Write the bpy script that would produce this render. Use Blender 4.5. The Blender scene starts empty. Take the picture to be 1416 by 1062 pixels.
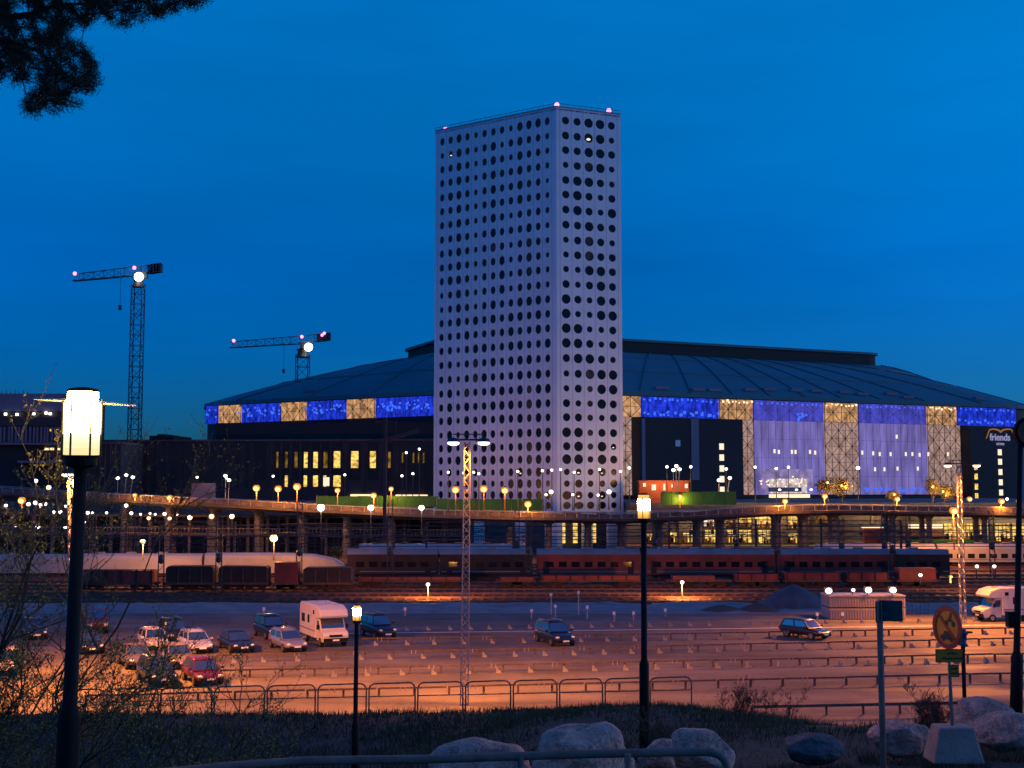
import bpy, bmesh, math, random
import numpy as np
from mathutils import Vector, Matrix
random.seed(7)
rad = math.radians
SC = bpy.context.scene
COL = SC.collection
# ------------------------------------------------------------------ camera
F, CX, CY, CAMZ, PITCH = 1700.0, 708.0, 531.0, 11.8, rad(4.84)
cam = bpy.data.objects.new('camera', bpy.data.cameras.new('camera'))
COL.objects.link(cam)
cam.location = (0, 0, CAMZ)
cam.rotation_euler = (rad(90) + PITCH, 0, 0)
cam.data.sensor_width = 36
cam.data.lens = F / 1416 * 36
cam.data.clip_start = 0.05
cam.data.clip_end = 6000
SC.camera = cam
# ------------------------------------------------------------------ sky, last light, exposure
W = bpy.data.worlds.new('World')
SC.world = W
W.use_nodes = True
wn = W.node_tree
SKY = wn.nodes.new('ShaderNodeTexSky')
SKY.sky_type = 'NISHITA'
SKY.sun_disc = False
SUN_AZ, SUN_EL = 84, 4
SKY.sun_elevation = rad(SUN_EL)
SKY.sun_rotation = rad(SUN_AZ)
SKY.ozone_density = 8
SKY.dust_density = 1
SKY.air_density = 1.0
_tc = wn.nodes.new('ShaderNodeTexCoord'); _sx = wn.nodes.new('ShaderNodeSeparateXYZ'); _rp = wn.nodes.new('ShaderNodeValToRGB'); _mx = wn.nodes.new('ShaderNodeMix')
wn.links.new(_tc.outputs['Generated'], _sx.inputs[0]); wn.links.new(_sx.outputs['Z'], _rp.inputs[0])
_el = _rp.color_ramp.elements          # dusk tint of the sky with height above the horizon
_el[0].position = 0.06; _el[0].color = (0.1, 0.31, 0.42, 1); _el[1].position = 0.60; _el[1].color = (0.5, 0.62, 0.62, 1)
for _p, _c in ((0.18, (0.2, 0.40, 0.42, 1)), (0.28, (0.4, 0.64, 0.50, 1)), (0.37, (0.5, 0.80, 0.57, 1))):
    _e = _el.new(_p); _e.color = _c
_mx.data_type = 'RGBA'; _mx.blend_type = 'MULTIPLY'; _mx.inputs[0].default_value = 1.0
_mp = wn.nodes.new('ShaderNodeMapping'); _mp.inputs['Scale'].default_value = (1.2, 1.2, 7.0); _nz = wn.nodes.new('ShaderNodeTexNoise'); _nz.inputs['Scale'].default_value = 2.2; _nz.inputs['Detail'].default_value = 6     # faint cloud veils
_mr = wn.nodes.new('ShaderNodeMapRange'); _mr.inputs[1].default_value = .35; _mr.inputs[2].default_value = .68; _mr.inputs[3].default_value = .93; _mr.inputs[4].default_value = 1.09
wn.links.new(_tc.outputs['Generated'], _mp.inputs[0]); wn.links.new(_mp.outputs[0], _nz.inputs['Vector']); wn.links.new(_nz.outputs['Fac'], _mr.inputs[0])
_cl = wn.nodes.new('ShaderNodeVectorMath'); _cl.operation = 'SCALE'; wn.links.new(SKY.outputs[0], _cl.inputs[0]); wn.links.new(_mr.outputs[0], _cl.inputs['Scale'])
wn.links.new(_cl.outputs[0], _mx.inputs[6]); wn.links.new(_rp.outputs[0], _mx.inputs[7])
_sc = wn.nodes.new('ShaderNodeVectorMath'); _sc.operation = 'SCALE'; _sc.inputs['Scale'].default_value = 2.0
wn.links.new(_mx.outputs[2], _sc.inputs[0]); wn.links.new(_sc.outputs[0], wn.nodes['Background'].inputs[0])
wn.nodes['Background'].inputs[1].default_value = 0.15
sl = bpy.data.lights.new('last_light', 'SUN')
sl.energy = 0.26
sl.angle = rad(50)
sl.color = (0.62, 0.48, 0.95)
so = bpy.data.objects.new('last_light', sl)
COL.objects.link(so)
so.rotation_euler = Vector((-math.sin(rad(SUN_AZ)), -math.cos(rad(SUN_AZ)), -math.tan(rad(SUN_EL)))).to_track_quat('-Z', 'Y').to_euler()
SC.view_settings.view_transform = 'Standard'
SC.view_settings.look = 'None'
EXPO = 1.38
KX = 2 ** -EXPO            # lamps are written for exposure 0 and scaled down with it
SC.view_settings.exposure = EXPO
SC.view_settings.gamma = 1
SC.render.engine = 'CYCLES'
SC.cycles.use_denoising = True
SC.cycles.max_bounces = 6
SC.cycles.diffuse_bounces = 3
SC.cycles.glossy_bounces = 3
SC.cycles.sample_clamp_indirect = 3
SC.cycles.use_light_tree = True

# ------------------------------------------------------------------ helpers: pixels of the photograph -> points in the world
def ray(px, py):
    u, v = (px - CX) / F, (CY - py) / F
    return Vector((u, math.cos(PITCH) - v * math.sin(PITCH), math.sin(PITCH) + v * math.cos(PITCH)))
def P(px, py, y):
    d = ray(px, py); return Vector((0, 0, CAMZ)) + d * (y / d.y)
def G(px, py, z=0.0):
    d = ray(px, py); return Vector((0, 0, CAMZ)) + d * ((z - CAMZ) / d.z)
def Sx(px, p0, p1, py=600):
    """distance along the vertical wall p0->p1 (xy) where the column px of the photograph meets it"""
    d = ray(px, py); a = Vector(p0); t = (Vector(p1) - a).normalized()
    # a + s t = k d
    det = t.x * (-d.y) + d.x * t.y
    s = (-a.x * (-d.y) + (-d.x) * a.y) / det
    return s
def Zat(px, py, p0, p1):
    s = Sx(px, p0, p1, py); t = (Vector(p1) - Vector(p0)).normalized(); y = p0[1] + s * t.y
    return P(px, py, y).z

ORD = ['first','second','third','fourth','fifth','sixth','seventh','eighth','ninth','tenth','eleventh','twelfth','thirteenth','fourteenth','fifteenth','sixteenth','seventeenth','eighteenth','nineteenth','twentieth']
def ordinal(n):
    if n < 20: return ORD[n]
    return ('twenty' if n < 29 else 'thirty') + '-' + ORD[(n - 19) - 1 if n < 29 else n - 30]

# ------------------------------------------------------------------ materials
def mat(name, col, rough=0.7, metal=0.0, var=0.25, scale=3.0, bump=0.0, bscale=20.0, spec=0.5, coat=0.0, rough_var=0.0):
    m = bpy.data.materials.new(name); m.use_nodes = True
    nt = m.node_tree; b = nt.nodes['Principled BSDF']
    b.inputs['Roughness'].default_value = rough
    b.inputs['Metallic'].default_value = metal
    b.inputs['Specular IOR Level'].default_value = spec
    b.inputs['Coat Weight'].default_value = coat
    tc = nt.nodes.new('ShaderNodeTexCoord')
    if var > 0:
        n = nt.nodes.new('ShaderNodeTexNoise'); n.inputs['Scale'].default_value = scale; n.inputs['Detail'].default_value = 6
        nt.links.new(tc.outputs['Object'], n.inputs['Vector'])
        r = nt.nodes.new('ShaderNodeMapRange'); r.inputs[1].default_value = 0.3; r.inputs[2].default_value = 0.7
        r.inputs[3].default_value = 1 - var; r.inputs[4].default_value = 1 + var
        nt.links.new(n.outputs['Fac'], r.inputs[0])
        x = nt.nodes.new('ShaderNodeVectorMath'); x.operation = 'SCALE'; x.inputs[0].default_value = col[:3]
        nt.links.new(r.outputs[0], x.inputs['Scale']); nt.links.new(x.outputs[0], b.inputs['Base Color'])
        if rough_var:
            q = nt.nodes.new('ShaderNodeMapRange'); q.inputs[1].default_value = 0.3; q.inputs[2].default_value = 0.7
            q.inputs[3].default_value = max(0.05, rough - rough_var); q.inputs[4].default_value = min(1, rough + rough_var)
            nt.links.new(n.outputs['Fac'], q.inputs[0]); nt.links.new(q.outputs[0], b.inputs['Roughness'])
    else:
        b.inputs['Base Color'].default_value = (*col[:3], 1)
    if bump:
        n2 = nt.nodes.new('ShaderNodeTexNoise'); n2.inputs['Scale'].default_value = bscale; n2.inputs['Detail'].default_value = 8
        nt.links.new(tc.outputs['Object'], n2.inputs['Vector'])
        bp = nt.nodes.new('ShaderNodeBump'); bp.inputs['Strength'].default_value = bump; bp.inputs['Distance'].default_value = 0.1
        nt.links.new(n2.outputs['Fac'], bp.inputs['Height']); nt.links.new(bp.outputs[0], b.inputs['Normal'])
    return m
def glow(name, col, strength, sample='NONE', var=0.0, scale=(1, 1, 1), lo=0.4, hi=0.6, contrast=(0.3, 1.0)):
    strength = strength * KX
    m = bpy.data.materials.new(name); m.use_nodes = True
    nt = m.node_tree; nt.nodes.remove(nt.nodes['Principled BSDF'])
    e = nt.nodes.new('ShaderNodeEmission'); e.inputs[0].default_value = (*col, 1); e.inputs[1].default_value = strength
    nt.links.new(e.outputs[0], nt.nodes['Material Output'].inputs[0])
    if var:
        tc = nt.nodes.new('ShaderNodeTexCoord'); mp = nt.nodes.new('ShaderNodeMapping'); mp.inputs['Scale'].default_value = scale
        n = nt.nodes.new('ShaderNodeTexNoise'); n.inputs['Scale'].default_value = 1; n.inputs['Detail'].default_value = 4
        r = nt.nodes.new('ShaderNodeMapRange'); r.inputs[1].default_value = lo; r.inputs[2].default_value = hi
        r.inputs[3].default_value = contrast[0] * strength; r.inputs[4].default_value = contrast[1] * strength
        nt.links.new(tc.outputs['Object'], mp.inputs[0]); nt.links.new(mp.outputs[0], n.inputs['Vector'])
        nt.links.new(n.outputs['Fac'], r.inputs[0]); nt.links.new(r.outputs[0], e.inputs[1])
    m.cycles.emission_sampling = sample
    return m
M = {}
def asphalt():
    m = bpy.data.materials.new('asphalt'); m.use_nodes = True; nt = m.node_tree; b = nt.nodes['Principled BSDF']; L = nt.links.new
    tc = nt.nodes.new('ShaderNodeTexCoord')
    def noise(scale, sc, detail=5, rough=.6):
        mp = nt.nodes.new('ShaderNodeMapping'); mp.inputs['Scale'].default_value = sc; mp.inputs['Rotation'].default_value = (0, 0, rad(-8)); L(tc.outputs['Object'], mp.inputs[0])
        n = nt.nodes.new('ShaderNodeTexNoise'); n.inputs['Scale'].default_value = scale; n.inputs['Detail'].default_value = detail; n.inputs['Roughness'].default_value = rough; L(mp.outputs[0], n.inputs['Vector']); return n.outputs['Fac']
    def rng(f, a, c, lo, hi):
        r = nt.nodes.new('ShaderNodeMapRange'); r.inputs[1].default_value = a; r.inputs[2].default_value = c; r.inputs[3].default_value = lo; r.inputs[4].default_value = hi; L(f, r.inputs[0]); return r.outputs[0]
    def mul(a, c): x = nt.nodes.new('ShaderNodeMath'); x.operation = 'MULTIPLY'; L(a, x.inputs[0]); L(c, x.inputs[1]); return x.outputs[0]
    lanes = rng(noise(1.0, (.03, .55, 1)), .38, .62, .78, 1.18); stain = rng(noise(.16, (1, 1, 1), 6), .35, .65, .72, 1.22); spots = rng(noise(1.3, (1, 1, 1), 3), .30, .40, .62, 1.0); grit = rng(noise(14, (1, 1, 1), 4), .3, .7, .8, 1.2)
    v = nt.nodes.new('ShaderNodeVectorMath'); v.operation = 'SCALE'; v.inputs[0].default_value = (.108, .101, .098); L(mul(mul(lanes, stain), mul(spots, grit)), v.inputs['Scale']); L(v.outputs[0], b.inputs['Base Color'])
    L(rng(noise(.12, (1, 1.6, 1), 5), .40, .62, .68, .95), b.inputs['Roughness']); b.inputs['Specular IOR Level'].default_value = .18
    bp = nt.nodes.new('ShaderNodeBump'); bp.inputs['Strength'].default_value = .35; bp.inputs['Distance'].default_value = .05; L(noise(9, (1, 1, 1), 8), bp.inputs['Height']); L(bp.outputs[0], b.inputs['Normal']); return m
M['asphalt'] = asphalt()
M['gravel'] = mat('gravel', (0.16, 0.165, 0.17), 0.9, var=0.3, scale=0.5, bump=0.6, bscale=5)
M['ballast'] = mat('ballast', (0.06, 0.036, 0.028), 0.95, var=0.4, scale=0.3, bump=0.6, bscale=4)
M['earth'] = mat('earth', (0.06, 0.055, 0.045), 0.95, var=0.4, scale=0.05)
M['heap'] = mat('wet_gravel', (0.07, 0.085, 0.10), 0.9, var=0.3, scale=0.8, bump=0.6, bscale=6)
M['soil'] = mat('soil', (0.03, 0.03, 0.018), 0.95, var=0.5, scale=1.2, bump=0.8, bscale=8)
M['path'] = mat('path_grit', (0.17, 0.15, 0.14), 0.95, var=0.3, scale=1.5, bump=0.5, bscale=30)
M['blade'] = mat('grass_blade', (0.014, 0.040, 0.014), 0.8, var=0.5, scale=0.6)
M['straw'] = mat('dry_grass', (0.09, 0.06, 0.03), 0.9, var=0.4, scale=2)
def granite(name, col):
    m = mat(name, col, .88, var=.4, scale=3.5, bump=.9, bscale=9); nt = m.node_tree; b = nt.nodes['Principled BSDF']; L = nt.links.new
    src = b.inputs['Base Color'].links[0].from_socket; tc = next(n for n in nt.nodes if n.type == 'TEX_COORD')
    vo = nt.nodes.new('ShaderNodeTexVoronoi'); vo.feature = 'DISTANCE_TO_EDGE'; vo.inputs['Scale'].default_value = 2.2; wn_ = nt.nodes.new('ShaderNodeTexNoise'); wn_.inputs['Scale'].default_value = 3; wn_.inputs['Detail'].default_value = 5
    ad = nt.nodes.new('ShaderNodeVectorMath'); ad.operation = 'ADD'; L(tc.outputs['Object'], wn_.inputs['Vector']); L(tc.outputs['Object'], ad.inputs[0]); L(wn_.outputs['Color'], ad.inputs[1]); L(ad.outputs[0], vo.inputs['Vector'])
    r = nt.nodes.new('ShaderNodeMapRange'); r.inputs[1].default_value = 0; r.inputs[2].default_value = .035; r.inputs[3].default_value = .5; r.inputs[4].default_value = 1; L(vo.outputs['Distance'], r.inputs[0])
    sp = nt.nodes.new('ShaderNodeTexNoise'); sp.inputs['Scale'].default_value = 26; sp.inputs['Detail'].default_value = 3; L(tc.outputs['Object'], sp.inputs['Vector']); r2 = nt.nodes.new('ShaderNodeMapRange'); r2.inputs[1].default_value = .38; r2.inputs[2].default_value = .62; r2.inputs[3].default_value = .8; r2.inputs[4].default_value = 1.12; L(sp.outputs['Fac'], r2.inputs[0])
    mu = nt.nodes.new('ShaderNodeMath'); mu.operation = 'MULTIPLY'; L(r.outputs[0], mu.inputs[0]); L(r2.outputs[0], mu.inputs[1])
    sc_ = nt.nodes.new('ShaderNodeVectorMath'); sc_.operation = 'SCALE'; L(src, sc_.inputs[0]); L(mu.outputs[0], sc_.inputs['Scale']); L(sc_.outputs[0], b.inputs['Base Color']); return m
M['rock'] = granite('granite', (0.54, 0.27, 0.20))
M['rock_dark'] = mat('dark_granite', (0.08, 0.075, 0.075), 0.8, var=0.4, scale=4, bump=0.9, bscale=9)
M['concrete'] = mat('concrete', (0.46, 0.24, 0.18), 0.9, var=0.25, scale=2, bump=0.3, bscale=15)
M['conc_mid'] = mat('stained_concrete', (0.085, 0.07, 0.066), 0.9, var=0.35, scale=0.3)
M['conc_dark'] = mat('dark_concrete', (0.10, 0.09, 0.09), 0.9, var=0.35, scale=0.25)
M['white'] = mat('white_paint', (0.72, 0.72, 0.72), 0.6, var=0.08, scale=1)
M['blockp'] = mat('worn_white_paint', (0.26, 0.25, 0.24), 0.8, var=0.3, scale=1)
M['cladding'] = mat('white_cladding', (0.74, 0.76, 0.80), 0.55, var=0.07, scale=0.15)
M['seam'] = mat('cladding_seam', (0.28, 0.28, 0.31), 0.6, var=0.1)
M['black'] = mat('black_paint', (0.006, 0.006, 0.006), 0.7, var=0.2, spec=0.2)
M['steel'] = mat('galvanised_steel', (0.32, 0.32, 0.33), 0.45, metal=0.6, var=0.2, scale=5)
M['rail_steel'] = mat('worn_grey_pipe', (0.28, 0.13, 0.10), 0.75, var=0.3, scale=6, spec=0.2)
M['dsteel'] = mat('dark_steel', (0.045, 0.045, 0.05), 0.55, metal=0.3, var=0.2)
M['crane'] = mat('crane_steel', (0.06, 0.10, 0.13), 0.6, var=0.2)
M['rust'] = mat('rusty_steel', (0.16, 0.06, 0.035), 0.85, var=0.4, scale=1)
M['wood'] = mat('weathered_timber', (0.10, 0.075, 0.055), 0.9, var=0.3, scale=3)
M['glass'] = mat('dark_glass', (0.012, 0.014, 0.02), 0.08, var=0.0)
M['cglass'] = mat('car_glass', (0.02, 0.035, 0.06), 0.06, var=0.0, spec=1.0); M['cglass'].node_tree.nodes['Principled BSDF'].inputs['IOR'].default_value = 2.3
M['wglass'] = mat('window_glass', (0.008, 0.009, 0.014), 0.25, var=0.0, spec=0.25)
M['wglass2'] = mat('lit_curtain_glass', (0.06, 0.05, 0.04), 0.4, var=0.5, scale=0.6, spec=0.25)  # brown tone stands in for dim room light behind the glass
M['roof'] = mat('arena_roof_metal', (0.045, 0.15, 0.165), 0.7, metal=0.0, var=0.12, scale=0.05)
M['roofrib'] = mat('roof_rib', (0.03, 0.10, 0.115), 0.6, var=0.1)
M['roofbox'] = mat('roof_upstand', (0.02, 0.018, 0.016), 0.8, var=0.2, scale=0.1)
M['darkclad'] = mat('dark_cladding', (0.022, 0.018, 0.02), 0.75, var=0.3, scale=0.08)
M['mall'] = mat('brown_grey_cladding', (0.055, 0.045, 0.048), 0.85, var=0.25, scale=0.06)
M['lilac'] = mat('pale_panel', (0.17, 0.16, 0.22), 0.7, var=0.1, scale=0.2)
M['facade_steel'] = mat('facade_steel', (0.09, 0.07, 0.07), 0.6, var=0.2)
M['green'] = mat('green_hoarding', (0.015, 0.13, 0.02), 0.7, var=0.25, scale=0.3)
M['hut'] = mat('orange_hut', (0.30, 0.07, 0.02), 0.7, var=0.25, scale=0.3)
M['red'] = mat('red_coach_paint', (0.30, 0.035, 0.02), 0.6, var=0.4, scale=0.4)
M['cabinm'] = mat('cabin_grey', (0.22, 0.21, 0.24), 0.7, var=0.15, scale=0.5)
M['paleb'] = mat('pale_train_paint', (0.36, 0.33, 0.32), 0.45, var=0.15, scale=0.3)
M['croof'] = mat('coach_roof', (0.20, 0.20, 0.22), 0.6, var=0.2, scale=0.3)
M['cdark'] = mat('wagon_dark', (0.05, 0.022, 0.016), 0.8, var=0.3, scale=0.5)
M['tyre'] = mat('tyre_rubber', (0.012, 0.012, 0.012), 0.85, var=0.2)
M['rim'] = mat('wheel_rim', (0.35, 0.35, 0.36), 0.35, metal=0.8, var=0.1)
M['lens'] = mat('headlamp_lens', (0.7, 0.7, 0.68), 0.12, var=0.0)
M['taill'] = mat('tail_lens', (0.3, 0.01, 0.01), 0.2, var=0.0)
M['yellow'] = mat('sign_yellow', (0.74, 0.21, 0.006), 0.6, var=0.12, scale=4)
M['sred'] = mat('sign_red', (0.30, 0.015, 0.012), 0.5, var=0.12, scale=4)
M['sdark'] = mat('sign_black', (0.03, 0.025, 0.02), 0.6, var=0.1)
M['signgrey'] = mat('sign_back_grey', (0.05, 0.055, 0.055), 0.6, var=0.2)
M['sblue'] = mat('sign_blue', (0.03, 0.05, 0.13), 0.5, var=0.2)
M['bark'] = mat('bark', (0.055, 0.04, 0.028), 0.95, var=0.4, scale=4)
M['twig'] = mat('twig_bark', (0.07, 0.05, 0.03), 0.9, var=0.3, scale=3)
M['needle'] = mat('pine_needle', (0.012, 0.022, 0.008), 0.85, var=0.4, scale=3)
M['leaf'] = mat('spring_leaf', (0.15, 0.135, 0.02), 0.7, var=0.5, scale=2)
M['tleaf'] = mat('tree_leaf', (0.10, 0.075, 0.02), 0.8, var=0.5, scale=0.8)
M['pfence'] = mat('bridge_parapet_panel', (0.11, 0.08, 0.075), 0.85, var=0.5, scale=0.8)
# things that give off light
E_ = {}
E_['sodium'] = glow('sodium_bulb', (1.0, 0.60, 0.17), 3.2)
E_['amber'] = glow('amber_halo_globe', (1.0, 0.30, 0.025), 1.15)  # dimmer orange that imitates the halo round a sodium core
E_['sodiumw'] = glow('warm_sodium_bulb', (1.0, 0.58, 0.25), 6.0)
E_['whitel'] = glow('white_bulb', (1.0, 0.92, 0.80), 6.0)
E_['redl'] = glow('red_beacon', (1.0, 0.16, 0.42), 5.0)
E_['flood'] = glow('floodlight', (1.0, 0.86, 0.66), 9.0)
E_['head'] = glow('mast_lens', (1.0, 0.62, 0.34), 7.0)
E_['parkhot'] = glow('lantern_lamp', (1.0, 0.66, 0.24), 95.0, 'AUTO')
for k_, (c_, c2_) in enumerate((((1.05, .86, .44), (1.0, .42, .07)), ((1.2, .98, .55), (1.2, .60, .13)), ((1.4, 1.15, .70), (1.5, .85, .25)), ((1.7, 1.4, .92), (1.9, 1.2, .5)))):
    E_['parklow%d' % k_] = glow('lantern_glass_pale', c_, 1.0); E_['orlow%d' % k_] = glow('lantern_glass_amber', c2_, 1.0)
E_['parkor'] = glow('lantern_lamp_amber', (1.0, 0.50, 0.18), 520.0, 'AUTO')
E_['blue'] = glow('blue_led_screen', (0.016, 0.045, 0.72), 1.0, var=1, scale=(0.9, 0.9, 0.35), lo=0.36, hi=0.66, contrast=(0.35, 1.25))
E_['blueled'] = glow('blue_led_spot', (0.05, 0.15, 0.95), 1.15)
E_['violet'] = glow('violet_led_screen', (0.185, 0.15, 0.46), 1.0, var=1, scale=(0.45, 0.45, 0.10), lo=0.33, hi=0.68, contrast=(0.6, 1.15))
E_['upper'] = glow('blue_violet_screen', (0.07, 0.07, 0.52), 1.0, var=1, scale=(0.6, 0.6, 0.2), lo=0.33, hi=0.68, contrast=(0.55, 1.15))
E_['foyer1'] = glow('foyer_glow', (0.28, 0.22, 0.47), 1.0, var=1, scale=(0.5, 0.5, 0.4), lo=0.33, hi=0.68, contrast=(0.5, 1.2))
E_['foyer2'] = glow('foyer_bright', (0.70, 0.58, 0.60), 1.0, var=1, scale=(0.9, 0.9, 0.6), lo=0.33, hi=0.68, contrast=(0.45, 1.3))
E_['warm'] = glow('warm_led_screen', (0.66, 0.34, 0.15), 1.0, var=1, scale=(0.7, 0.7, 0.5), lo=0.36, hi=0.66, contrast=(0.35, 1.2))
E_['warmdim'] = glow('dim_warm_screen', (0.38, 0.235, 0.20), 1.0, var=1, scale=(0.7, 0.7, 0.3), lo=0.36, hi=0.66, contrast=(0.6, 1.3))
E_['win'] = glow('lit_window', (1.0, 0.60, 0.13), 1.25, var=1, scale=(0.9, 0.9, 1.3), lo=0.35, hi=0.66, contrast=(0.3, 1.4))
E_['winw'] = glow('lit_window_pale', (1.0, 0.85, 0.62), 1.1)
E_['windim'] = glow('lit_window_dim', (0.40, 0.22, 0.03), 0.7, var=1, scale=(0.8, 0.8, 0.6), lo=0.35, hi=0.65, contrast=(0.15, 1.2))
E_['sign_t'] = glow('sign_letters', (0.36, 0.34, 0.62), 0.75)
E_['sign_h'] = glow('sign_heart', (0.34, 0.15, 0.05), 0.8)
E_['strip'] = glow('light_strip', (1.0, 0.72, 0.40), 1.6)

# ------------------------------------------------------------------ mesh builder
class MB:
    def __init__(s): s.v = []; s.f = []
    def add(s, vs, fs):
        n = len(s.v); s.v += [tuple(v) for v in vs]; s.f += [tuple(i + n for i in f) for f in fs]; return s
    def box(s, c, d, rz=0.0):
        x, y, z = d[0] / 2, d[1] / 2, d[2] / 2; ca, sa = math.cos(rz), math.sin(rz)
        vs = []
        for sz in (-z, z):
            for a, b in ((-x, -y), (x, -y), (x, y), (-x, y)):
                vs.append((c[0] + a * ca - b * sa, c[1] + a * sa + b * ca, c[2] + sz))
        return s.add(vs, [(3, 2, 1, 0), (4, 5, 6, 7), (0, 1, 5, 4), (1, 2, 6, 5), (2, 3, 7, 6), (3, 0, 4, 7)])
    def bx(s, x0, y0, z0, x1, y1, z1):
        return s.box(((x0 + x1) / 2, (y0 + y1) / 2, (z0 + z1) / 2), (abs(x1 - x0), abs(y1 - y0), abs(z1 - z0)))
    def frame(s, p, q):
        d = (Vector(q) - Vector(p)).normalized()
        up = Vector((0, 0, 1)) if abs(d.z) < 0.95 else Vector((0, 1, 0))
        a = d.cross(up).normalized(); b = a.cross(d).normalized(); return a, b
    def beam(s, p, q, w, h=None):
        h = h or w; a, b = s.frame(p, q); p, q = Vector(p), Vector(q); vs = []
        for o in (p, q):
            for i, j in ((-1, -1), (1, -1), (1, 1), (-1, 1)): vs.append(o + a * (i * w / 2) + b * (j * h / 2))
        return s.add(vs, [(0, 1, 2, 3), (7, 6, 5, 4), (0, 4, 5, 1), (1, 5, 6, 2), (2, 6, 7, 3), (3, 7, 4, 0)])
    def path(s, pts, rr, n=8, cap=True):
        pts = [Vector(p) for p in pts]; k = len(pts)
        if not isinstance(rr, (list, tuple)): rr = [rr] * k
        vs = []; fs = []
        d0 = pts[1] - pts[0]; a, b = s.frame(pts[0], pts[0] + d0)
        for i, p in enumerate(pts):
            d = ((pts[min(i + 1, k - 1)] - pts[max(i - 1, 0)])).normalized()
            a = (a - d * a.dot(d)).normalized(); b = d.cross(a)
            for j in range(n):
                t = 2 * math.pi * j / n; vs.append(p + a * (math.cos(t) * rr[i]) + b * (math.sin(t) * rr[i]))
        for i in range(k - 1):
            for j in range(n): fs.append((i * n + j, i * n + (j + 1) % n, (i + 1) * n + (j + 1) % n, (i + 1) * n + j))
        if cap and n > 2: fs += [tuple(range(n - 1, -1, -1)), tuple(range((k - 1) * n, k * n))]
        return s.add(vs, fs)
    def tube(s, p, q, r, n=8, r2=None): return s.path([p, q], [r, r2 if r2 is not None else r], n)
    def lathe(s, prof, n=16, c=(0, 0, 0)):
        vs = []; fs = []; k = len(prof)
        for r, z in prof:
            for j in range(n):
                t = 2 * math.pi * j / n; vs.append((c[0] + r * math.cos(t), c[1] + r * math.sin(t), c[2] + z))
        for i in range(k - 1):
            for j in range(n): fs.append((i * n + j, i * n + (j + 1) % n, (i + 1) * n + (j + 1) % n, (i + 1) * n + j))
        fs += [tuple(range(n - 1, -1, -1)), tuple(range((k - 1) * n, k * n))]
        return s.add(vs, fs)
    def prism(s, poly, z0, z1):
        n = len(poly); vs = [(x, y, z0) for x, y in poly] + [(x, y, z1) for x, y in poly]
        return s.add(vs, [tuple(range(n - 1, -1, -1)), tuple(range(n, 2 * n))] + [(i, (i + 1) % n, (i + 1) % n + n, i + n) for i in range(n)])
    def side(s, poly, y0, y1):
        """outline in (x, z) pushed along y"""
        n = len(poly); vs = [(x, y0, z) for x, z in poly] + [(x, y1, z) for x, z in poly]
        return s.add(vs, [tuple(range(n)), tuple(range(2 * n - 1, n - 1, -1))] + [(i, i + n, (i + 1) % n + n, (i + 1) % n) for i in range(n)])
    def ball(s, c, r, n=10, sz=1.0):
        k = max(4, n // 2); return s.lathe([(max(1e-3, r * math.sin(math.pi * i / k)), -r * sz * math.cos(math.pi * i / k)) for i in range(k + 1)], n, c)
    def slab(s, p0, p1, s0, s1, z0, z1, o0, o1):
        """box on the vertical wall p0->p1: s along it, z up, o outwards (towards the camera side)"""
        a = Vector((*p0[:2], 0)); t = (Vector((*p1[:2], 0)) - a).normalized(); nrm = Vector((t.y, -t.x, 0))
        if nrm.y > 0: nrm = -nrm
        vs = []
        for z in (z0, z1):
            for ss, oo in ((s0, o0), (s1, o0), (s1, o1), (s0, o1)):
                p = a + t * ss + nrm * oo; vs.append((p.x, p.y, z))
        return s.add(vs, [(3, 2, 1, 0), (4, 5, 6, 7), (0, 1, 5, 4), (1, 2, 6, 5), (2, 3, 7, 6), (3, 0, 4, 7)])
    def build(s, name, m, parent=None, smooth=False, world=False, fix=True):
        vs = s.v
        if world and parent is not None:
            inv = (Matrix.Translation(parent.location) @ Matrix.Rotation(parent.rotation_euler.z, 4, 'Z')).inverted()
            vs = [tuple(inv @ Vector(v)) for v in vs]
        me = bpy.data.meshes.new(name); me.from_pydata(vs, [], s.f)
        if fix:
            b = bmesh.new(); b.from_mesh(me); bmesh.ops.recalc_face_normals(b, faces=b.faces); b.to_mesh(me); b.free()
        me.materials.append(m)
        if smooth: me.polygons.foreach_set('use_smooth', [True] * len(me.polygons))
        o = bpy.data.objects.new(name, me); COL.objects.link(o)
        if parent is not None: o.parent = parent
        return o
def thing(name, label, cat, loc=(0, 0, 0), rz=0.0, group=None):
    o = bpy.data.objects.new(name, None); COL.objects.link(o)
    o.empty_display_size = 0.3
    o.location = loc; o.rotation_euler = (0, 0, rz); o['label'] = label; o['category'] = cat
    if group: o['group'] = group
    return o
def tag(o, label, cat, group=None, kind=None):
    o['label'] = label; o['category'] = cat
    if group: o['group'] = group
    if kind: o['kind'] = kind
    return o
def struct(o): o['kind'] = 'structure'; return o
def dup(root, loc, rz, label, group=None):
    r = root.copy(); COL.objects.link(r); r.location = loc; r.rotation_euler = (0, 0, rz); r['label'] = label
    if group: r['group'] = group
    def kids(a, b):
        for ch in list(a.children):
            c = ch.copy(); COL.objects.link(c); c.parent = b; kids(ch, c)
    kids(root, r)
    return r
def lamp_light(name, parent, loc, energy, col, r=0.2, kind='POINT', direction=None, spot=150, world=False, blend=1.0):
    l = bpy.data.lights.new(name, kind); l.energy = energy * KX; l.color = col; l.shadow_soft_size = r
    o = bpy.data.objects.new(name, l); COL.objects.link(o); o.parent = parent
    loc = Vector(loc)
    if world:
        loc = (Matrix.Translation(parent.location) @ Matrix.Rotation(parent.rotation_euler.z, 4, 'Z')).inverted() @ loc
    o.location = loc
    if kind == 'SPOT': l.spot_size = rad(spot); l.spot_blend = blend
    if direction is not None: o.rotation_euler = Vector(direction).to_track_quat('-Z', 'Y').to_euler()
    return o

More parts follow.
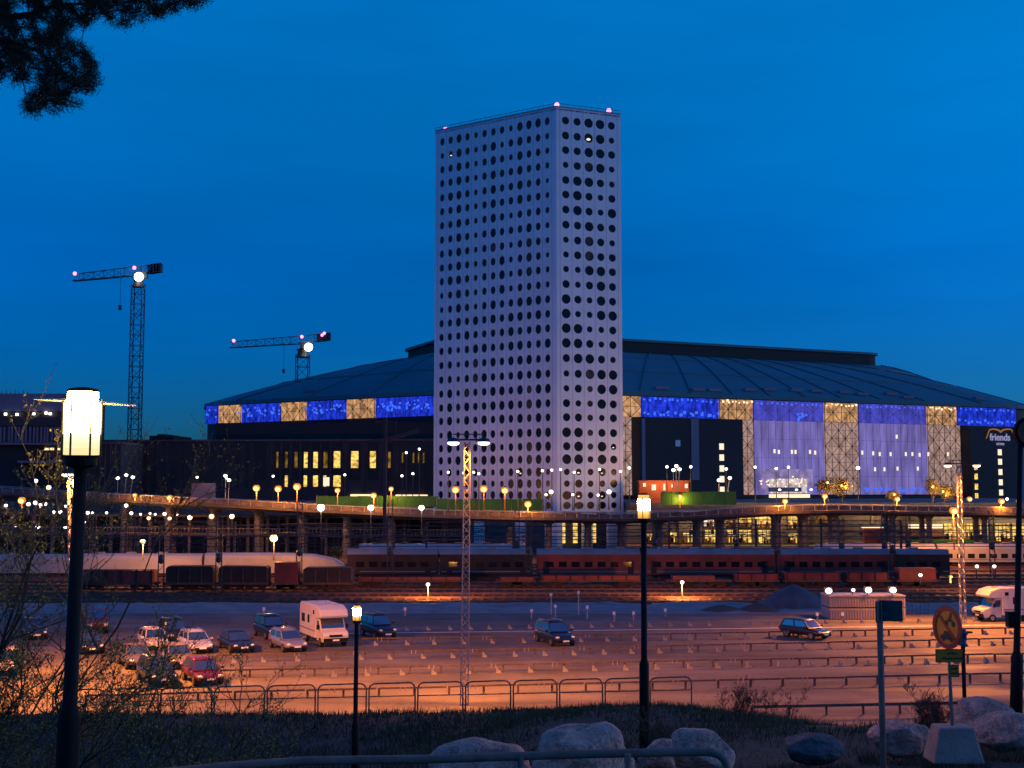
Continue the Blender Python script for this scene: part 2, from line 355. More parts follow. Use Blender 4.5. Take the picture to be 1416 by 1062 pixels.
# ================================================================== SETTING: ground
YARD = -2.5
g = MB(); g.add([(-3500, -200, -2.9), (3500, -200, -2.9), (3500, 4500, -2.9), (-3500, 4500, -2.9)], [(0, 1, 2, 3)])
struct(g.build('ground', M['earth']))
y_ = MB(); y_.add([(-260, 136, YARD), (320, 136, YARD), (320, 338, YARD), (-260, 338, YARD)], [(0, 1, 2, 3)])
struct(y_.build('railway_ballast', M['ballast']))
def grid(name, m, x0, x1, y0, y1, nx, ny, fz, kind='structure'):
    vs = []; fs = []
    for j in range(ny + 1):
        for i in range(nx + 1):
            x = x0 + (x1 - x0) * i / nx; y = y0 + (y1 - y0) * j / ny; vs.append((x, y, fz(x, y)))
    for j in range(ny):
        for i in range(nx):
            a = j * (nx + 1) + i; fs.append((a, a + 1, a + nx + 2, a + nx + 1))
    o = MB().add(vs, fs).build(name, m, smooth=True, fix=False); o['kind'] = kind; return o
def yard_edge(x): return 121 + 0.02 * x + 1.2 * math.sin(x * 0.11)
cp = MB(); cp.bx(-120, 54, -2.8, 150, 117.5, 0.0)
struct(cp.build('car_park', M['asphalt']))
from mathutils import noise as NZ
def nz(x, y, s, seed=0): return NZ.noise(Vector((x * s, y * s, seed * 7.31)))
def gz(x, y):
    t = (y - 117.5) / 20.0
    base = 0.0 if y < 128 else -2.9 * min(1, (y - 128) / 8.0)
    return base - 0.006 + (0.22 * nz(x, y, 0.25, 1) + 0.12 * nz(x, y, 0.9, 2)) * min(1, max(0, (y - 117.5) / 1.5)) + (0.1 if 119 < y < 128 else 0)
grid('gravel_strip', M['gravel'], -120, 150, 117.52, 137, 270, 26, gz)
# hillside under the camera: thin-plate spline through surveyed points
CTRL = [(0, -3, 10.3), (-9, 0, 10.0), (9, 0, 10.1), (0, 3, 9.9), (0, 8, 8.95), (-1.5, 7.5, 8.9), (2.2, 8.2, 8.9), (-3.4, 9.5, 7.55), (-8, 12, 6.9),
        (6, 10, 8.8), (12, 10, 8.8), (2.34, 21.8, 7.15), (7.2, 20, 7.38), (9, 22, 7.2), (4, 19.5, 7.4), (1.2, 15.5, 7.75), (-0.8, 15, 7.6), (10, 26, 6.9), (14, 20, 7.4), (20, 25, 7),
        (-4, 29, 4.5), (-14, 22, 5.0), (-20, 30, 4.2), (2.2, 31, 6.15), (3.6, 33, 6.1), (-2, 34, 4.9), (7.4, 31, 5.85), (9.6, 31, 5.6), (16, 31, 5.4), (24, 33, 5),
        (-4, 37, 4.1), (-16, 46, 3.55), (-10, 45.5, 3.6), (-4, 45.5, 3.65), (2, 45.5, 3.7), (7, 45.5, 3.6), (12, 44, 2.6), (20, 42, 2.4), (-24, 46, 3.4),
        (-30, 58, -0.4), (-15, 58, -0.4), (0, 58, -0.4), (15, 57, -0.4), (30, 57, -0.4), (-34, 20, 5.5), (34, 20, 6.5), (-34, -3, 9), (34, -3, 9.6), (34, 44, 2)]
_c = np.array([(a, b) for a, b, _ in CTRL], float); _z = np.array([c for *_, c in CTRL], float)
def _u(r2): return np.where(r2 > 1e-9, r2 * np.log(np.maximum(r2, 1e-9)), 0.0)
_n = len(_c); _A = np.zeros((_n + 3, _n + 3)); _A[:_n, :_n] = _u(((_c[:, None] - _c[None]) ** 2).sum(-1)) + np.eye(_n) * 6
_A[:_n, _n] = 1; _A[:_n, _n + 1:] = _c; _A[_n, :_n] = 1; _A[_n + 1:, :_n] = _c.T
_w = np.linalg.solve(_A, np.concatenate([_z, np.zeros(3)]))
def hill(x, y):
    r2 = ((_c - np.array((x, y))) ** 2).sum(-1)
    z = float(_u(r2) @ _w[:_n] + _w[_n] + _w[_n + 1] * x + _w[_n + 2] * y)
    return max(z, -0.5)
def hillz(x, y): return hill(x, y) + 0.05 * nz(x, y, 0.9, 3) + 0.02 * nz(x, y, 3.1, 4)
grid('grass_bank', M['soil'], -34, 34, -3, 57.5, 136, 121, hillz)
# gritty footpath at the lower right, laid on the slope
def path_edge(x): return 18.9 + 0.05 * (x - 5) + 0.35 * math.sin(x * 0.9) + 0.15 * math.sin(x * 2.7)
pv = []; pf = []
for i in range(60):
    x = 3.6 + i * 0.3; w0 = path_edge(x) if i > 2 else 17.5 + i * 0.4
    for k in range(6):
        yy = 15.5 + (w0 - 15.5) * k / 5; pv.append((x, yy, hillz(x, yy) + 0.03))
for i in range(59):
    for k in range(5): a = i * 6 + k; pf.append((a, a + 6, a + 7, a + 1))
struct(MB().add(pv, pf).build('footpath', M['path'], smooth=True))
# grass: many blades, one mass
def blades(name, m, n, area, hmin, hmax, w, label, seed, ok=None):
    rn = random.Random(seed); vs = []; fs = []
    x0, x1, y0, y1 = area; c = 0
    while c < n:
        x = rn.uniform(x0, x1); y = rn.uniform(y0, y1); c += 1
        if ok and not ok(x, y): continue
        if nz(x, y, 0.5, 9) + 0.35 * rn.random() < -0.12: continue
        z = hillz(x, y) - 0.02; a = rn.uniform(0, math.pi); h = rn.uniform(hmin, hmax) * (0.7 + 0.6 * max(0, nz(x, y, 0.35, 5) + .4)); ww = w * (0.6 + y / 40)
        dx, dy = math.cos(a) * ww, math.sin(a) * ww; lx, ly = rn.gauss(0, h * .35), rn.gauss(0, h * .35)
        i = len(vs); vs += [(x - dx, y - dy, z), (x + dx, y + dy, z), (x + lx, y + ly, z + h)]; fs.append((i, i + 1, i + 2))
    o = MB().add(vs, fs).build(name, m, fix=False); o['kind'] = 'stuff'; o['label'] = label; o['category'] = 'grass'; return o
onpath = lambda x, y: not (x > 3.7 and y < path_edge(x))
blades('grass', M['blade'], 60000, (-17, 15, 24, 47), 0.08, 0.30, 0.012, 'short dark green grass covering the bank below the hooped pipe fence', 1, onpath)
blades('dry_grass', M['straw'], 9000, (-3, 13, 14, 30), 0.06, 0.32, 0.008, 'rough brownish grass growing around the boulders beside the footpath', 2, onpath)

BLD = [(P(px, 1040, y).x, y, w / F * y * .55) for px, y, w in ((662, 15.5, 142), (808, 15.0, 152), (917, 16.8, 66), (968, 15.8, 96), (1123, 19.5, 84), (1245, 20.5, 84), (1357, 22.5, 90), (1394, 21.2, 92), (1318, 19.6, 70), (891, 21.8, 30), (1405, 22.5, 30))]
def by_rock(x, y): return any(.55 < math.hypot(x - a, (y - b)) / r < 1.25 for a, b, r in BLD)
blades('rock_grass', M['straw'], 70000, (-1.5, 10, 13.5, 24), 0.08, 0.28, 0.007, 'dry tufts of grass packed around the feet of the boulders', 5, by_rock)
# railway tracks
def track(y, x0=-200, x1=260):
    b = MB()
    for o in (-0.72, 0.72): b.bx(x0, y + o - 0.05, YARD + 0.12, x1, y + o + 0.05, YARD + 0.30)
    for i in range(int((x1 - x0) / 1.4)): b.bx(x0 + i * 1.4, y - 1.3, YARD + 0.01, x0 + i * 1.4 + 0.3, y + 1.3, YARD + 0.13)
    struct(b.build('railway_track', M['rust']))
for yy in (144, 149, 155, 161, 167, 174, 180, 187, 194, 202, 212, 222, 230): track(yy)
# raised plaza the arena stands on
pz = MB()
pz.prism([(26, 272), (330, 272), (330, 620), (-260, 620), (-260, 300), (-60, 300), (-40, 318), (26, 318)], -2.8, 8.6)
struct(pz.build('plaza', M['conc_dark']))

# ================================================================== ROUND-WINDOW TOWER
DT = 275.0
tc = P(769, 148, DT); 
def tower_pt(px, py, ratio): return P(px, py, DT * ratio)
tl = P(602, 183, DT * 1.071); tr = P(858, 155, DT * 1.0215)
ZT = tc.z
C2, L2, R2 = Vector((tc.x, tc.y)), Vector((tl.x, tl.y)), Vector((tr.x, tr.y))
TOW = thing('tower_block', 'tall white tower block dotted with round dark windows of many sizes', 'tower', (C2.x, C2.y, YARD))
B2 = L2 + R2 - C2
# storeys: rows measured at the near corner
rows_px = [165, 185.8, 206, 226.5, 247.5, 267.7, 288.5, 309.5, 330.3, 350.8, 371, 391.8, 412.5, 432.7, 453, 473.5, 494.5, 515.8, 536.4, 557, 576.6, 597.5, 616.8, 634.8, 652.5, 668.8, 685, 699]
RZ = [P(775, py, DT).z for py in rows_px]
# radii (metres) of each column's windows, top to bottom; read off the photograph
Rt = {}
def size_r(col, row):   # right face
    T = ["33443","33442","33443","23442","34432","34323","34324","33433","23432","23433","22443","32343","43243","42244","44223","44323","34432","23444","23244","32243","33223","44233","34242","44243","22232","23223","43232","34332"]
    return {'2': 0.74, '3': 0.93, '4': 1.12}[T[row % len(T)][col]]
def size_l(col, row):
    T = ["3343233324443","2343234234332","3343234324332","3343234334332","3443234334331","3343234334332","3343234323332","3343234333432","3343234323432","3343233423431","3443233423432","2343233423332","2343234334443","3343434344343","3334333343343","3323443344334","3323434344433","3323443334343","3424334434344","3434334443443","3424343434343","2424343234344","3424344233444","3343344333443","2324332334342","2323332244342","3223333333443","3323233232333"]
    return {'1': 0.62, '2': 0.75, '3': 0.93, '4': 1.10}[T[row % len(T)][col]]
def facade_wall(a, b, ncol, m0, m1, sizefn, ell, name_wall, zbot):
    """wall with real round openings; returns the list of windows"""
    d = (b - a); L = d.length; t = d.normalized(); nrm = Vector((t.y, -t.x))
    if nrm.y > 0: nrm = -nrm
    w = MB(); wins = []
    edges = [m0 + (L - m0 - m1) * i / ncol for i in range(ncol + 1)]
    zed = [ZT] + [(RZ[i] + RZ[i + 1]) / 2 for i in range(len(RZ) - 1)] + [zbot]
    pt = lambda s, z, o: (a.x + t.x * s + nrm.x * o, a.y + t.y * s + nrm.y * o, z)
    def quad(s0, s1, z0, z1): w.add([pt(s0, z0, 0), pt(s1, z0, 0), pt(s1, z1, 0), pt(s0, z1, 0)], [(0, 1, 2, 3)])
    quad(0, m0, zbot, ZT); quad(L - m1, L, zbot, ZT)
    N = 20
    for r in range(len(RZ)):
        for c in range(ncol):
            s0, s1, z1, z0 = edges[c], edges[c + 1], zed[r], zed[r + 1]
            cs, cz = (s0 + s1) / 2, RZ[r]
            R = sizefn(c, r); rx, rz = R * ell, R
            rz = min(rz, (z1 - cz) * .86, (cz - z0) * .86); rx = min(rx, (s1 - s0) * .46)
            ring = [(cs + rx * math.cos(2 * math.pi * k / N), cz + rz * math.sin(2 * math.pi * k / N)) for k in range(N)]
            bord = []
            for k in range(N):
                an = 2 * math.pi * k / N; ca, sa = math.cos(an), math.sin(an)
                q = 1 / max(abs(ca), abs(sa)); ex, ez = ca * q, sa * q
                bord.append((cs + ex * (s1 - s0) / 2, cz + (ez * (z1 - cz) if ez > 0 else ez * (cz - z0))))
            # exact corners
            for an_i, (sx, sz) in ((None, (1, 1)), (None, (-1, 1)), (None, (-1, -1)), (None, (1, -1))): pass
            vs = [pt(*p, 0) for p in ring] + [pt(*p, 0) for p in bord] + [pt(*p, -0.30) for p in ring]
            fs = []
            for k in range(N):
                k2 = (k + 1) % N
                fs.append((k, k2, N + k2, N + k)); fs.append((k, k2, 2 * N + k2, 2 * N + k))
            # fill the four corner triangles left between border samples
            base = len(vs)
            for sx, sz, in ((1, 1), (-1, 1), (-1, -1), (1, -1)):
                cpx = (cs + sx * (s1 - s0) / 2, z1 if sz > 0 else z0); vs.append(pt(*cpx, 0))
            for qi, ang in enumerate((45, 135, 225, 315)):
                k = int(ang / 360 * N); k2 = (k + 1) % N
                if abs(ang / 360 * N - k) > 1e-6: fs.append((N + k, N + k2, base + qi))
            w.add(vs, fs)
            wins.append((rx * rz, cs, cz, rx, rz, c, r, pt))
    w.build(name_wall, M['cladding'], TOW, world=True, fix=False)
    # panel joints
    j = MB()
    for c in range(0, ncol + 1):
        j.slab(a, b, edges[c] - 0.035, edges[c] + 0.035, zbot, ZT, -0.02, 0.012)
    j.build('panel_joint', M['seam'], TOW, world=True)
    return wins
def win_mesh(mb, wv):
    _, cs, cz, rx, rz, c, r, pt = wv; N = 20
    mb.add([pt(cs + rx * 1.02 * math.cos(2 * math.pi * k / N), cz + rz * 1.02 * math.sin(2 * math.pi * k / N), -0.28) for k in range(N)], [tuple(range(N))])
ZB = P(775, 705, DT).z
wl = facade_wall(L2, C2, 13, 0.9, 1.2, size_l, 0.74, 'wall', ZB)
wr = facade_wall(C2, R2, 5, 0.9, 0.9, size_r, 1.0, 'wall', ZB)
lit_l = {(1, 1), (10, 3), (10, 4), (10, 5), (10, 6), (10, 8), (10, 9), (10, 10), (6, 8), (3, 18), (10, 19), (10, 20), (2, 19), (10, 22), (10, 18), (7, 24), (7, 25), (8, 25), (4, 16), (4, 17), (10, 23)}
allw = sorted([(('R',) + w) for w in wr] + [(('L',) + w) for w in wl], key=lambda w: -(w[1] * (1.25 if w[0] == 'R' else 1.0)))
rest = MB()
rest_c = MB()
for i, w in enumerate(allw):
    cur = (w[0] == 'L' and (w[6], w[7]) in lit_l) or (w[0] == 'R' and (w[6] == 2 and w[7] in (3, 8, 9, 19, 20, 21, 22, 17, 18)) )
    if i < 98:
        mb = MB(); win_mesh(mb, w[1:]); mb.build('window', M['wglass2' if cur else 'wglass'], TOW, world=True, fix=False)
    else: win_mesh(rest_c if cur else rest, w[1:])
o = rest.build('window', M['wglass'], TOW, world=True, fix=False); o['kind'] = 'stuff'
o = rest_c.build('lit_curtain_window', M['wglass2'], TOW, world=True, fix=False); o['kind'] = 'stuff'
# lit lamps seen in three windows
def win_light(wins, c, r, m, rr):
    for w in wins:
        if w[5] == c and w[6] == r:
            mb = MB(); p = Vector(w[7](w[1], w[2] - w[4] * .25, -0.24))
            mb.ball(tuple(p), rr, 8, 0.5); mb.build('room_light', m, TOW, world=True)
win_light(wr, 2, 1, E_['winw'], 0.55); win_light(wl, 1, 1, E_['winw'], 0.28); win_light(wr, 1, 24, E_['winw'], 0.35); win_light(wr, 1, 26, E_['winw'], 0.3); win_light(wr, 3, 24, E_['winw'], 0.25); win_light(wr, 4, 22, E_['winw'], 0.25); win_light(wr, 3, 26, E_['winw'], 0.25); win_light(wl, 9, 24, E_['winw'], 0.28)
bw = MB()
for a_, b_ in ((L2, B2), (R2, B2)):
    d = (b_ - a_); nn = len(bw.v); bw.add([(a_.x, a_.y, ZB), (b_.x, b_.y, ZB), (b_.x, b_.y, ZT), (a_.x, a_.y, ZT)], [(0, 1, 2, 3)])
bw.build('back_wall', M['cladding'], TOW, world=True)
rf = MB(); q = lambda v, k=1.0: (B2 + C2) / 2 + (v - (B2 + C2) / 2) * k
rf.prism([tuple(q(L2)), tuple(q(C2)), tuple(q(R2)), tuple(q(B2))], ZT - 0.6, ZT - 0.3)
rf.build('roof', M['conc_dark'], TOW, world=True)
pp = MB()
for a_, b_ in ((L2, C2), (C2, R2)):
    L = (b_ - a_).length; pp.slab(a_, b_, -0.05, L + 0.05, ZT, ZT + 0.35, -0.6, 0.06)
pp.build('parapet', M['seam'], TOW, world=True)
rl = MB()
for a_, b_ in ((L2, C2), (C2, R2)):
    L = (b_ - a_).length; t = (b_ - a_).normalized()
    for i in range(int(L / 1.5) + 1):
        p = a_ + t * (i * 1.5); rl.tube((p.x, p.y + .3, ZT + .3), (p.x, p.y + .3, ZT + 1.0), 0.04, 4)
    rl.beam((a_.x, a_.y + .3, ZT + 1.0), (b_.x, b_.y + .3, ZT + 1.0), 0.09)
rl.build('roof_railing', M['dsteel'], TOW, world=True)
for px, py, dd in ((616, 179, 1.066), (770, 145, 1.0), (842, 153, 1.02)):
    p = P(px, py, DT * dd + 0.5); b = MB(); b.tube((p.x, p.y, ZT + .2), (p.x, p.y, p.z - .3), 0.07, 6)
    st = b.build('beacon_post', M['dsteel'], TOW, world=True)
    b = MB(); b.ball(tuple(p), 0.55, 10); b.build('beacon', E_['redl'], st).location = -Vector(TOW.location)
# open ground storey: white legs and lit doorways under the wall
leg = MB()
for a_, b_, legs in ((L2, C2, ((0, 2.2), (12, 14.5), (23, 26), (31.5, (C2 - L2).length))), (C2, R2, ((0, 1.2), (6.3, 8.6), (12.5, (R2 - C2).length)))):
    for s0, s1 in legs: leg = MB(); leg.slab(a_, b_, s0, s1, YARD, ZB - 0.002, -1.0, -0.001); leg.build('ground_floor_pier', M['cladding'], TOW, world=True)
core = MB(); core.prism([tuple(q(L2, .9)), tuple(q(C2, .86)), tuple(q(R2, .9)), tuple(q(B2, .9))], YARD, ZB)
core.build('ground_floor_core', M['conc_dark'], TOW, world=True)
dw = MB()
for a_, b_, ss in ((L2, C2, ((27, 28.5), (29.5, 30.5))), (C2, R2, ((1.6, 2.6), (4.6, 5.6), (9.0, 10.2)))):
    for s0, s1 in ss: dw = MB(); dw.slab(a_, b_, s0, s1, YARD + 2, ZB - 1.0, -2.2, -1.6); dw.build('lit_doorway', E_['win'], TOW, world=True)
sb = MB()
for a_, b_ in ((L2, C2), (C2, R2)):
    sb.slab(a_, b_, 0, (b_ - a_).length, ZB - 0.5, ZB - 0.003, -1.2, 0.004)
sb.build('soffit_band', M['cladding'], TOW, world=True)

# ================================================================== ARENA
A0, A1 = (-0.3, 336.3), (172.0, 409.9)          # wall running to the right
B0, B1 = (-0.3, 336.3), (-98.0, 395.0)          # wall running to the left
ARENA = thing('arena', 'huge arena with blue and amber lit facade and shallow dark roof behind the tower', 'arena', (20, 400, 8.6))
ZE, ZF0 = 38.9, 8.6
plan = [(-0.3 + 4, 336.3 + 1.8), A1, (178, 425), (140, 505), (60, 545), (-55, 520), (-106, 428), B1, (-0.3 - 4, 336.3 + 2.6)]
def rounded(poly, r, k=6):
    out = []; n = len(poly)
    for i in range(n):
        p, a, b = Vector(poly[i]), Vector(poly[i - 1]), Vector(poly[(i + 1) % n])
        ra = min(r, (a - p).length * .45); rb = min(r, (b - p).length * .45)
        s, e = p + (a - p).normalized() * ra, p + (b - p).normalized() * rb
        for j in range(k + 1):
            t = j / k; out.append((s * (1 - t) ** 2 + p * 2 * t * (1 - t) + e * t * t))
    return out
core = MB(); core.prism([tuple(v) for v in rounded(plan, 12)], ZF0, 38.2)
core.build('core_wall', M['darkclad'], ARENA, world=True)
# roof shell
UB = [(-13, 373), (132, 438), (107.4, 492.6), (-37.6, 427.6)]
cen = Vector((52, 438))
def hit(poly, ang):
    d = Vector((math.cos(ang), math.sin(ang))); best = None
    n = len(poly)
    for i in range(n):
        a, b = Vector(poly[i]), Vector(poly[(i + 1) % n]); e = b - a
        det = d.x * (-e.y) + e.x * d.y
        if abs(det) < 1e-9: continue
        w = a - cen
        t = (w.x * (-e.y) + e.x * w.y) / det; u = (d.x * w.y - d.y * w.x) / det
        if t > 0 and -1e-6 <= u <= 1 + 1e-6: best = t if best is None else max(best, t)
    return cen + d * best
EP = rounded(plan, 14)
NA, NR = 180, 10
vs = []; fs = []
ring_u = []; ring_e = []
for i in range(NA):
    an = 2 * math.pi * i / NA; e = hit(EP, an); u = hit(UB, an)
    e = e + (e - cen).normalized() * 1.2; ring_e.append(e); ring_u.append(u)
def roof_pt(i, t, lift=0.0):
    e, u = ring_e[i % NA], ring_u[i % NA]; p = e.lerp(u, t)
    f = 1 - (1 - t) ** 1.35
    return (p.x, p.y, ZE + 0.5 + (55.0 - ZE) * f + lift)
for k in range(NR + 1):
    for i in range(NA): vs.append(roof_pt(i, k / NR))
for k in range(NR):
    for i in range(NA): fs.append((k * NA + i, k * NA + (i + 1) % NA, (k + 1) * NA + (i + 1) % NA, (k + 1) * NA + i))
n0 = len(vs)
for i in range(NA): x, y, z = roof_pt(i, 0); vs.append((x, y, ZE - 0.7))
for i in range(NA): fs.append((n0 + i, n0 + (i + 1) % NA, (i + 1) % NA, i))
ROOF = MB().add(vs, fs).build('roof', M['roof'], ARENA, smooth=False, world=True)
rb = MB()
for i in range(0, NA, 5):
    pts = [roof_pt(i, t / 8, 0.12) for t in range(9)]
    for a_, b_ in zip(pts, pts[1:]): rb.beam(a_, b_, 0.35, 0.25)
for tt in (0.35, 0.7):
    for i in range(NA):
        rb.beam(roof_pt(i, tt, 0.06), roof_pt(i + 1, tt, 0.06), 0.3, 0.3)
rb.build('roof_rib', M['roofrib'], ROOF).location = (0, 0, 0)
bpy.data.objects[ROOF.children[0].name].matrix_parent_inverse = Matrix.Translation(-Vector((20, 400, 8.6)))
for px, py in ((915, 538), (964, 539), (990, 539), (1035, 541), (1062, 542), (1100, 543), (1128, 544), (1167, 544.5), (1194, 545), (1232, 547), (1256, 549), (1292, 549.5), (1318, 551), (1352, 552), (400, 543), (430, 541), (458, 540), (490, 537), (533, 535)):
    # vent hoods near the eaves
    dz = ray(px, py); best = None
    for i in range(NA):
        for t in range(1, 40):
            p = Vector(roof_pt(i, t / 40)); 
            if p.y > 470: continue
            k = p.y / dz.y; q_ = Vector((0, 0, CAMZ)) + dz * k; er = (q_.x - p.x) ** 2 + (q_.z - p.z) ** 2
            if best is None or er < best[0]: best = (er, p, i)
    p = best[1]; i = best[2]; tdir = (ring_e[(i + 1) % NA] - ring_e[i]).normalized()
    b = MB(); b.box((p.x, p.y, p.z + .25), (4.2, 1.6, 0.9), math.atan2(tdir.y, tdir.x)); b.build('roof_vent', M['lilac'], ARENA, world=True)
ub = MB(); ub.prism([tuple(v) for v in rounded(UB, 5, 4)], 52.0, 59.2); ub.build('upper_roof_wall', M['roofbox'], ARENA, world=True)
ub = MB(); ub.prism([tuple(v) for v in rounded([tuple(cen + (Vector(p) - cen) * 1.012) for p in UB], 5, 4)], 59.21, 60.0); ub.build('upper_roof', M['roof'], ARENA, world=True)
# facade panels: columns of the photograph projected on the walls
ZBAND = 32.0
def pan(w0, w1, px0, px1, z0, z1, m, name, o=0.5):
    s0, s1 = Sx(px0, w0, w1), Sx(px1, w0, w1)
    b = MB(); b.slab(w0, w1, s0, s1, z0, z1, o - .45, o); return b.build(name, m, ARENA, world=True), s0, s1
def lattice(w0, w1, s0, s1, z0, z1, stepx, stepz, r, o, parent, diag=True, m='facade_steel'):
    b = MB(); a = Vector((*w0, 0)); t = (Vector((*w1, 0)) - a).normalized(); nrm = Vector((t.y, -t.x, 0)); nrm = -nrm if nrm.y > 0 else nrm
    sg = 1 if s1 > s0 else -1; nx = max(1, round(abs(s1 - s0) / stepx)); nzz = max(1, round((z1 - z0) / stepz))
    pt = lambda i, k: a + t * (s0 + (s1 - s0) * i / nx) + nrm * o + Vector((0, 0, z0 + (z1 - z0) * k / nzz))
    for i in range(nx + 1): b.beam(pt(i, 0), pt(i, nzz), r, r)
    for k in range(nzz + 1): b.beam(pt(0, k), pt(nx, k), r * .7, r * .7)
    if diag:
        for i in range(nx):
            for k in range(nzz):
                if (i + k) % 2 == 0: b.beam(pt(i, k), pt(i + 1, k + 1), r, r)
                else: b.beam(pt(i + 1, k), pt(i, k + 1), r, r)
    w = b.build('lattice_frame', M[m], parent); w.matrix_parent_inverse = Matrix.Translation(-Vector((20, 400, 8.6))); return w
def bay(w0, w1, px0, px1, z0, z1, m, name, o=0.5, sx=3.4, sz=3.4, r=0.16, diag=True):
    ob, s0, s1 = pan(w0, w1, px0, px1, z0, z1, E_[m], name, o); lattice(w0, w1, s0, s1, z0, z1, sx, sz, r, o + 0.35, ob, diag)
# upper band, right wall
for px0, px1, kind in ((840, 885, 'warm'), (885.4, 993, 'blue'), (993.4, 1040, 'warm'), (1040.4, 1138, 'upper'), (1138.4, 1185, 'warm'), (1185.4, 1280, 'upper'), (1280.4, 1322, 'warm'), (1322.4, 1404, 'blue')):
    z0 = ZBAND
    bay(A0, A1, px0, px1, z0, ZE - 0.9, kind, 'light_screen', 0.5, 3.0 if kind == 'warm' else 4.2, 3.0, 0.15 if kind == 'warm' else 0.07, True)
# lower facade between the two dark blocks
bay(A0, A1, 1013, 1040, ZF0 + 1.2, ZBAND - 0.01, 'warmdim', 'lower_screen', 0.5, 2.4, 2.4, 0.13)
bay(A0, A1, 1040.4, 1138, ZF0 + 1.2, ZBAND - 0.01, 'violet', 'lower_screen', 0.5, 2.6, 5.2, 0.07, False)
bay(A0, A1, 1138.4, 1185, ZF0 + 1.2, ZBAND - 0.01, 'warmdim', 'lower_screen', 0.5, 2.4, 2.4, 0.13)
bay(A0, A1, 1185.4, 1280, ZF0 + 1.2, ZBAND - 0.01, 'violet', 'lower_screen', 0.5, 2.6, 5.2, 0.07, False)
bay(A0, A1, 1280.4, 1326, ZF0 + 1.2, ZBAND - 0.01, 'warmdim', 'lower_screen', 0.5, 2.4, 2.4, 0.13)
bay(A0, A1, 840, 874, ZF0 + 1.2, ZBAND - 0.01, 'warmdim', 'lower_screen', 0.5, 2.4, 2.4, 0.13)
for nm_, a_, b_, z0_, z1_, o_ in (('foyer1', 1050, 1120, 10.2, 17.5, .95), ('foyer2', 1060, 1112, 10.2, 14.6, 1.0)):
    pan(A0, A1, a_, b_, z0_, z1_, E_[nm_], 'foyer_glow_panel', o_)  # nested glowing panels paint the pale wash of light at the entrance
# left wall band
for px0, px1, kind in ((286, 303, 'blue'), (303.3, 335, 'warm'), (335.3, 390, 'blue'), (390.3, 425, 'warm'), (425.3, 480, 'blue'), (480.3, 520, 'warm'), (520.3, 610, 'blue')):
    bay(B0, B1, px0, px1, ZBAND + .3, ZE - 0.9, kind, 'light_screen', 0.5, 2.6, 2.6, 0.13 if kind == 'warm' else 0.09, True)
# rows of small LED points along the top and the foot of the screens
def leds(w0, w1, px0, px1, z, n, m, r=0.28, jit=0.0, name='led_row'):
    b = MB(); s0, s1 = Sx(px0, w0, w1), Sx(px1, w0, w1); rn = random.Random(int(px0 * 10 + z * 3))
    for i in range(n):
        s = s0 + (s1 - s0) * (i + .5) / n + rn.uniform(-jit, jit); zz = z + rn.uniform(-jit, jit) * .6; rr = r * rn.uniform(.6, 1.2)
        b.slab(w0, w1, s - rr, s + rr, zz - rr, zz + rr, 0.95, 1.1)
    b.build(name, m, ARENA, world=True)['kind'] = 'stuff'
for x0, x1, n in ((886, 992, 16), (1042, 1137, 14), (1187, 1279, 14), (1324, 1402, 12)): leds(A0, A1, x0, x1, 37.2, n, E_['blueled'], 0.3, .5)
for x0, x1, n in ((886, 992, 26), (1324, 1402, 16)): leds(A0, A1, x0, x1, 33.3, n, E_['blueled'], 0.38, .9)
for x0, x1, n in ((1188, 1279, 40), (1112, 1137, 10)): leds(A0, A1, x0, x1, 11.3, n, E_['blueled'], 0.35, 1.0)
leds(A0, A1, 1104, 1112, 33.5, 9, E_['blueled'], 0.4, 2.0)
for x0, x1, n in ((292, 300, 5), (337, 389, 30), (427, 479, 26), (522, 595, 40)): leds(B0, B1, x0, x1, 35.6, n, E_['blueled'], 0.3, 2.2)
for x0, x1, n in ((304, 334, 12), (391, 424, 12), (481, 519, 12)): leds(B0, B1, x0, x1, 37.0, n, E_['warm'], 0.4, .6)
for x0, x1, n in ((995, 1039, 9), (1140, 1184, 9), (1282, 1321, 9)): leds(A0, A1, x0, x1, 37.3, n, E_['strip'], 0.28, .5)
# windows glimpsed through the screens
for px, py in ((1068, 624), (1074, 625), (1092, 625), (1097, 625), (1117, 625), (1124, 626), (1189, 626), (1213, 628), (1249, 628), (1258, 628), (1268, 629), (1280, 628), (1307, 628), (1237, 604), (1206, 649), (1219, 649), (1237, 648), (1265, 648), (1204, 627), (1228, 628)):
    z = Zat(px, py, A0, A1); s = Sx(px, A0, A1); b = MB(); b.slab(A0, A1, s - .35, s + .35, z - .6, z + .6, 0.9, 1.0); b.build('facade_window', E_['winw'], ARENA, world=True)
# dark entrance blocks
def block(px0, px1, zt, nm='entrance_block'):
    s0, s1 = Sx(px0, A0, A1), Sx(px1, A0, A1); b = MB(); b.slab(A0, A1, s0, s1, ZF0, zt, 0.2, 5.0); return b.build(nm, M['darkclad'], ARENA, world=True)
block(872, 1014, ZBAND - 0.15); block(1326, 1420, ZBAND - 0.3)
def on_block(px0, py0, px1, py1, m, name, o0=5.0, o1=5.12):
    s0, s1 = Sx(px0, A0, A1), Sx(px1, A0, A1); z1, z0 = Zat((px0 + px1) / 2, py0, A0, A1), Zat((px0 + px1) / 2, py1, A0, A1)
    b = MB(); b.slab(A0, A1, s0, s1, z0, z1, o0, o1); return b.build(name, m, ARENA, world=True)
on_block(943, 580, 953.5, 664, M['lilac'], 'pale_strip'); on_block(875.5, 580, 880, 690, M['lilac'], 'pale_strip'); on_block(1393, 592, 1403, 702, M['lilac'], 'pale_strip')
on_block(921.5, 609.5, 928, 618, M['white'], 'notice_panel'); on_block(1413, 638, 1420, 648, M['white'], 'notice_panel')
for y0 in (614, 629, 644, 658.5, 673): on_block(981.5, y0, 987.5, y0 + 8.5, E_['winw'], 'stair_window')
